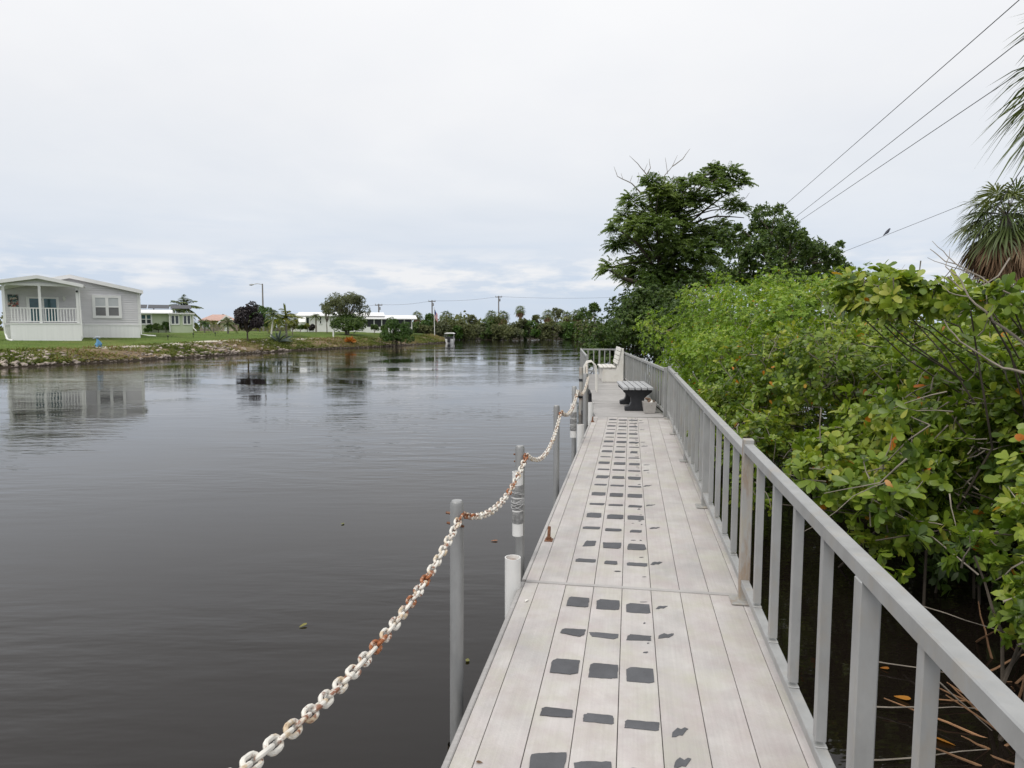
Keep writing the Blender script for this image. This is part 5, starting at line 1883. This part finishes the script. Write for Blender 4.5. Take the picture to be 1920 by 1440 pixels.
tag(MB().tube([(c[0], 68, float(gz(c[0], 68)) - .1), (c[0], 68, float(gz(c[0], 68)) + .62), (c[0], 68, float(gz(c[0], 68)) + .66)], [.07, .07, .04], 8).build('white_post', WHITE), 'short white post on the grass left of the orange plant', 'post')

# street lamp
c = at(494, 620, 92)
gz_ = float(gz(c[0], 92))
tp = at(492, 532, 92)
t = thing('street_lamp', 'grey street lamp on a tall pole with a single arm pointing left', 'street lamp', (c[0], 92, gz_))
MB().tube([(c[0], 92, gz_ - .2), (tp[0], 92, tp[2])], [.13, .09], 8).build('pole', POLE, t)
ar = at(471, 534, 92)
MB().tube([(tp[0], 92, tp[2] - .1), (tp[0] - .7, 92, tp[2] + .02), (ar[0] + .2, 92, ar[2] + .05)], .05, 6).build('arm', GALV, t)
MB().tube([(ar[0] + .35, 92, ar[2] + .04), (ar[0], 92, ar[2]), (ar[0] - .28, 92, ar[2] - .02)], [.06, .13, .04], 8).build('lamp_head', GALV, t)

# utility poles far behind
ptops = []
for px_, py_, D, lab in ((710, 570, 135, 'utility pole with crossarm above the screened porch'), (810, 563, 140, 'utility pole with crossarm behind the flagpole'),
                         (935, 555, 150, 'utility pole with crossarm standing tallest over the far bank trees')):
    tp = at(px_, py_, D)
    t = thing('utility_pole', lab, 'utility pole', (tp[0], D, .9), 'far utility poles')
    MB().tube([(tp[0], D, .5), (tp[0], D, tp[2])], [.17, .12], 8).build('pole', POLE, t)
    MB().bx(tp[0] - .75, tp[0] + .75, D - .12, D - .0, tp[2] - .32, tp[2] - .16).build('crossarm', POLE, t)
    for s_ in (-.65, .0, .65):
        MB().tube([(tp[0] + s_, D - .06, tp[2] - .16), (tp[0] + s_, D - .06, tp[2] + .08)], [.06, .04], 6).build('insulator', GALV, t)
    MB().tube([(tp[0] + .25, D - .2, tp[2] - 1.2), (tp[0] + .25, D - .2, tp[2] - .6)], .16, 8).build('transformer', GALV, t)
    ptops.append(tp)


def wire(p0, p1, sag, r, label, group):
    p0, p1 = np.asarray(p0, float), np.asarray(p1, float)
    ts = np.linspace(0, 1, 25)
    P = p0 + (p1 - p0) * ts[:, None]
    P[:, 2] -= 4 * sag * ts * (1 - ts)
    return tag(MB().tube(P, r, 6).build('power_line', WIRE, smooth=True), label, 'power line', group)


ends = [at(600, 574, 130)] + ptops + [at(1165, 556, 158)]
labs = ['thin far wire running left from the pole above the porch', 'thin far wire between the porch pole and the flagpole pole', 'thin far wire between the flagpole pole and the tallest far pole',
        'thin far wire running right from the tallest far pole']
for i in range(4):
    wire(ends[i] + np.array([.0, -.06, -.1]), ends[i + 1] + np.array([0, -.06, -.1]), .35, .022, labs[i], 'far wires')

# flagpole
fp = at(815, 628, 91)
gzz = float(gz(fp[0] - .0, 91))
tp = at(814, 578, 91)
t = thing('flagpole', 'white flagpole with a limp red, white and blue flag on the left bank', 'flagpole', (fp[0], 91, gzz))
MB().tube([(fp[0], 91, -.2), (tp[0], 91, tp[2])], [.055, .035], 8).build('pole', WHITE, t)
MB().tube([(tp[0], 91, tp[2]), (tp[0], 91, tp[2] + .1)], [.06, .03], 8).build('finial', GALV, t)
FLR, FLW, FLB = M('flag_red', (.45, .05, .06), .8), M('flag_white', (.7, .7, .7), .8), M('flag_blue', (.05, .07, .22), .8)
me = bpy.data.meshes.new('flag')
vv, ff, mi = [], [], []
nx, nz_ = 6, 13
for i in range(nx + 1):
    for j in range(nz_ + 1):
        u_ = i / nx
        vv.append((.05 + u_ * .42, .10 * math.sin(u_ * 11) * (.4 + .6 * j / nz_), -.08 - j / nz_ * 1.1 - u_ * .75 + .03 * math.sin(u_ * 9)))
for i in range(nx):
    for j in range(nz_):
        ff.append((i * (nz_ + 1) + j, i * (nz_ + 1) + j + 1, (i + 1) * (nz_ + 1) + j + 1, (i + 1) * (nz_ + 1) + j))
        mi.append(2 if (i < 3 and j < 7) else j % 2)
me.from_pydata(vv, [], ff)
for mt in (FLR, FLW, FLB):
    me.materials.append(mt)
me.polygons.foreach_set('material_index', mi)
fo = link('flag', me, t, loc=(tp[0], 91, tp[2] - .05))
so = fo.modifiers.new('thickness', 'SOLIDIFY')
so.thickness = .006

# covered boat moored at the end of the bank
bt = gp(848, 643, 0.0)
t = thing('moored_boat', 'small white covered boat moored at the tip of the left bank', 'boat', (bt[0] - .3, bt[1], 0))
bx_, by_ = bt[0] - .3, bt[1]
hull = MB()
sec = [(-1.4, .5, .0), (-.6, .62, 0), (.5, .62, 0), (1.3, .42, .06), (1.9, .05, .15)]
Vh, Fh = [], []
for (yy, w_, dz_) in sec:
    Vh += [(bx_ - w_, by_ + yy, .55 + dz_), (bx_ - w_ * .75, by_ + yy, -.05 + dz_), (bx_ + w_ * .75, by_ + yy, -.05 + dz_), (bx_ + w_, by_ + yy, .55 + dz_)]
for i in range(4):
    Fh += [(i * 4 + j, i * 4 + j + 1, i * 4 + 5 + j, i * 4 + 4 + j) for j in range(3)] + [(i * 4 + 3, i * 4, i * 4 + 4, i * 4 + 7)]
Fh += [(0, 1, 2, 3), (19, 18, 17, 16)]
hull.add(Vh, Fh).build('hull', WHITE, t)
MB().bx(bx_ - .5, bx_ + .5, by_ - 1.2, by_ + .6, .56, .80).build('seat', BLACK, t, bevel=.04)
for sx_ in (-.55, .55):
    for yy in (-1.1, .6):
        MB().tube([(bx_ + sx_, by_ + yy, .5), (bx_ + sx_, by_ + yy, 1.25)], .03, 6).build('canopy_pole', GALV, t)
MB().prism([(bx_ - .65, by_ - 1.3, 1.22), (bx_ - .4, by_ - 1.3, 1.36), (bx_ + .4, by_ - 1.3, 1.36), (bx_ + .65, by_ - 1.3, 1.22)], (0, 2.1, 0)).build('canopy', WHITE, t)
MB().bx(bx_ - .18, bx_ + .18, by_ - 1.85, by_ - 1.42, .1, .85).build('outboard_motor', BLACK, t, bevel=.06)

# ------------------------------------------------------------------ far bank: shrubs, palms and trees
FG = 'mangrove shrubs along the far bank'
marks = [(786, 'the flagpole'), (848, 'the moored boat'), (905, 'the hazy olive tree'), (962, 'the lone clear palm'), (1019, 'the thin sparse far tree'), (1076, 'the rightmost far palms'),
         (1133, 'the dark mangroves by the dock end')]
k = 0
for px_ in range(786, 1150, 19):
    D = 109.5 + 1.5 * math.sin(px_ * .7)
    hp_ = 36 + 5 * math.sin(px_ * .11) + rng.normal(0, 2.5)
    mt = [LEAFF, LEAFF, LEAFO, LEAFG][k % 4] if k % 7 else LEAFD
    mk = min(marks, key=lambda q_: abs(q_[0] - px_))
    rel = 'straight below' if abs(px_ - mk[0]) < 8 else ('just left of' if px_ < mk[0] else 'just right of')
    round_tree('mangrove_shrub', 'low far bank mangrove shrub ' + rel + ' ' + mk[1], 'shrub', px_ + rng.normal(0, 3), 638 - hp_ * .44, 22, 637, D, mt, 760, .34, .16, FG, trunk=False,
               squash=hp_ / 40, sub=14, ground=.0)
    k += 1
PG = 'cabbage palms above the far bank'
FPX_ = [837, 863, 846, 921, 943, 1027, 1062, 1082, 782]
for px_, py_, rp_, D, lab in ((837, 592, 15, 116, None), (863, 600, 12, 115, None), (846, 604, 10, 113, None), (921, 591, 14, 117, None), (943, 592, 14, 116, None), (1027, 590, 13, 116, None),
                              (1062, 592, 14, 117, None), (1082, 590, 15, 115, None), (975, 581, 12, 118, 'lone cabbage palm standing clear above the middle of the far bank'), (782, 592, 12, 112, None)):
    fan_palm('cabbage_palm', lab or 'brown skirted far bank cabbage palm, ' + ('first', 'second', 'third', 'fourth', 'fifth', 'sixth', 'seventh', 'eighth', 'ninth', 'tenth')[sorted(FPX_).index(px_)] + ' of its row from the left', at(px_, py_, D), .5, rp_ * D / FPX * .98, 22, 20, .17, None if lab else PG, nseg=9, seglen=.6, wid=.16)
for px_, py_, r_, D, mt, nn_, lab in ((885, 600, 12, 122, LEAFO, 300, 'hazy olive tree between palms on the left of the far bank'), (1043, 588, 12, 118, LEAFO, 200, 'thin sparse tree among the palms on the right of the far bank'),
                                      (1095, 592, 15, 112, LEAFD, 420, 'dark tree on the far bank next to the dark mangroves'), (1114, 578, 11, 60, LEAFD, 160, 'thin tree standing up left of the feathery tree'),
                                      (806, 606, 16, 108, LEAFG, 420, 'green tree behind the flagpole'), (1008, 600, 11, 124, LEAFF, 260, 'small round tree right of the lone palm'),
                                      (1840, 562, 34, 62, LEAFD, 900, 'dark distant tree low under the palm crown at right'), (1775, 574, 22, 66, LEAFD, 500, 'dark distant tree left of the palm crown')):
    round_tree('far_tree', lab, 'tree', px_, py_, r_, 637, D, mt, nn_, .36 if D > 70 else .26, .15 if D > 70 else .11, ground=.3)
# woods far behind
n = 9000
px_ = rng.uniform(-500, 2400, n)
D = rng.uniform(170, 240, n)
x = (px_ - 960) / FPX * D
z = .8 + rng.random(n) * (3.2 + 1.4 * np.sin(px_ * .031) + .9 * np.sin(px_ * .11))
A = rand_dirs(n)
wood = leaves('far_woods', np.stack([x, D, z], 1), A, rand_dirs(n), rng.uniform(.8, 1.6, n), .8, LEAFF, None, kind='stuff')

# ------------------------------------------------------------------ power lines over the right bank
topd = 82.0
lines = [((1465, 390), (1910, 0), 10.7), ((1490, 408), (1920, 70), 9.84), ((1490, 420), (1920, 130), 9.26)]
wl_lab = ['highest power line running to the top right corner', 'middle power line of the three crossing the sky at right', 'lowest power line of the three crossing the sky at right']
pole_pts = []
for (a, b, _), lab in zip(lines, wl_lab):
    pA = at(a[0], a[1], 60)
    dB = ray(*b)
    Dn = (pA[2] - EYE) / (dB[2] / dB[1])
    pB = at(b[0], b[1], Dn)
    dr = (pA - pB) / (pA[1] - pB[1])
    far = pA + dr * (topd - 60)
    near = pB - dr * (pB[1] - 8)
    wire(far, near, .02, .016, lab, 'power lines over the right bank')
    pole_pts.append(far)
cx = np.mean(pole_pts, axis=0)
t = thing('utility_pole', 'utility pole hidden behind the trees on the right bank where the three lines end', 'utility pole', (cx[0], topd, .9))
MB().tube([(cx[0], topd + .15, .3), (cx[0], topd + .15, cx[2] + .1)], [.16, .12], 8).build('pole', POLE, t)
for p in pole_pts:
    MB().bar((cx[0], topd + .15, p[2]), (p[0], topd, p[2]), .1, .1).build('bracket', POLE, t)
pL, pR = at(1585, 470, 45), at(1815, 378, 32)
wire(pL - (pR - pL) * .35, pR + (pR - pL) * .6, .05, .011, 'thin single wire with a bird sitting on it', 'power lines over the right bank')
wire(at(1700, 640, 20), at(2010, 175, 17), .02, .011, 'steep guy wire crossing in front of the brown palm skirt', 'power lines over the right bank')
# bird
bp_ = pL + (pR - pL) * ((1682 - 1585) / (1815 - 1585)) + np.array([0, 0, .07])
bq = lambda *o: bp_ + np.array(o)
t = thing('bird', 'small dark bird perched on the thin single wire', 'bird', bp_)
MB().tube([bq(-.22, 0, -.16), bq(-.10, 0, -.05), bq(0, 0, .04), bq(.07, 0, .13), bq(.11, 0, .20), bq(.145, 0, .225), bq(.20, 0, .21)], [.018, .05, .085, .07, .05, .045, .008], 10).build('body', BIRDM, t, smooth=True)
MB().prism([bq(.05, -.08, .08), bq(-.10, -.07, -.05), bq(-.20, -.03, -.14), bq(-.03, -.085, -.01)], (0, .02, 0)).build('wing', BIRDM, t)

# ------------------------------------------------------------------ reeds, twigs and floating leaves
rc = gp(1850, 1340, 0)
t = thing('reed_clump', 'clump of dry brown reeds in the dark water at the lower right', 'reeds', rc)
for k in range(26):
    a0 = gp(rng.uniform(1815, 1960), rng.uniform(1200, 1440), 0) + np.array([0, 0, -.02])
    ln = rng.uniform(.2, .6)
    dv = unit([rng.normal(.2, .8), rng.normal(0, .6), abs(rng.normal(.25, .35)) + .03])
    MB().tube(bent(a0, a0 + dv * ln, 4, .05), np.linspace(.008, .003, 5), 5).build('stalk', REED, t)
t = thing('fallen_twigs', 'thin bare twigs lying over the dark water behind the near railing', 'twigs', gp(1700, 1330, 0))
for a, b, z1, z2 in (((1630, 1325), (1830, 1328), .02, .10), ((1600, 1425), (1850, 1405), .02, .04), ((1740, 1260), (1860, 1370), .3, .02), ((1700, 1130), (1900, 1190), .25, .3), ((1640, 1240), (1790, 1262), .04, .06)):
    MB().tube(bent(gp(*a, z1), gp(*b, z2), 5, .05), np.linspace(.005, .002, 6), 5).build('twig', TWIG, t)

FL = {}


def floating(px_, py_, L_, mat, hue, lab):
    c = gp(px_, py_, .006)
    me = leafmesh(mat)
    ob = bpy.data.objects.new('fallen_leaf', me)
    COL.objects.link(ob)
    ob.location = tuple(map(float, c))
    ob.rotation_euler = (rng.normal(0, .12), -abs(rng.normal(.05, .08)), rng.uniform(0, 6.28))
    ob.scale = (L_, L_ * 1.15, L_ * .4)
    ob['hue'] = hue
    tag(ob, lab, 'leaf', 'fallen leaves floating on the water')



def on_deck(px_, py_, L_, mat, hue, lab):
    c = gp(px_, py_, DZ + .006)
    ob = bpy.data.objects.new('fallen_leaf', leafmesh(mat))
    COL.objects.link(ob)
    ob.location = tuple(map(float, c))
    ob.rotation_euler = (rng.normal(0, .1), -.04, rng.uniform(0, 6.28))
    ob.scale = (L_, L_ * 1.05, L_)
    ob['hue'] = hue
    tag(ob, lab, 'leaf')


on_deck(1378, 1118, .03, LEAFDEAD, .3, 'tiny brown dead leaf lying by the base of the rust stained post')
on_deck(905, 1430, .025, LEAFDEAD, .1, 'tiny dark leaf scrap on the left planks nearest the camera')
on_deck(985, 1128, .035, WHITEW, .1, 'small white bird dropping on the dock edge by the plain white tube')

floating(1676, 1305, .085, LEAFOR, .9, 'bright orange leaf floating on the dark water behind the railing')
floating(1792, 1398, .09, LEAFOR, .8, 'orange leaf floating among the dry reeds')
floating(1650, 1252, .05, LEAFOR, .4, 'small rusty leaf floating above the orange one behind the railing')
floating(561, 1176, .06, LEAFY, .9, 'small pale yellow leaf floating on the open water left of the chain')
floating(877, 1234, .05, LEAFY, .8, 'small yellow leaf floating between the nearest post and the dock')
floating(920, 1014, .07, LEAFOR, .2, 'small reddish leaf floating beside the taped white tube')
floating(869, 1014, .04, LEAFY, .95, 'tiny pale leaf floating right behind the nearest post')
floating(645, 980, .06, LEAFY, .7, 'tiny pale leaf floating far out left of the chain')
print('objects', len(bpy.data.objects), 'tris', sum(len(p.vertices) - 2 for me in bpy.data.meshes for p in me.polygons))
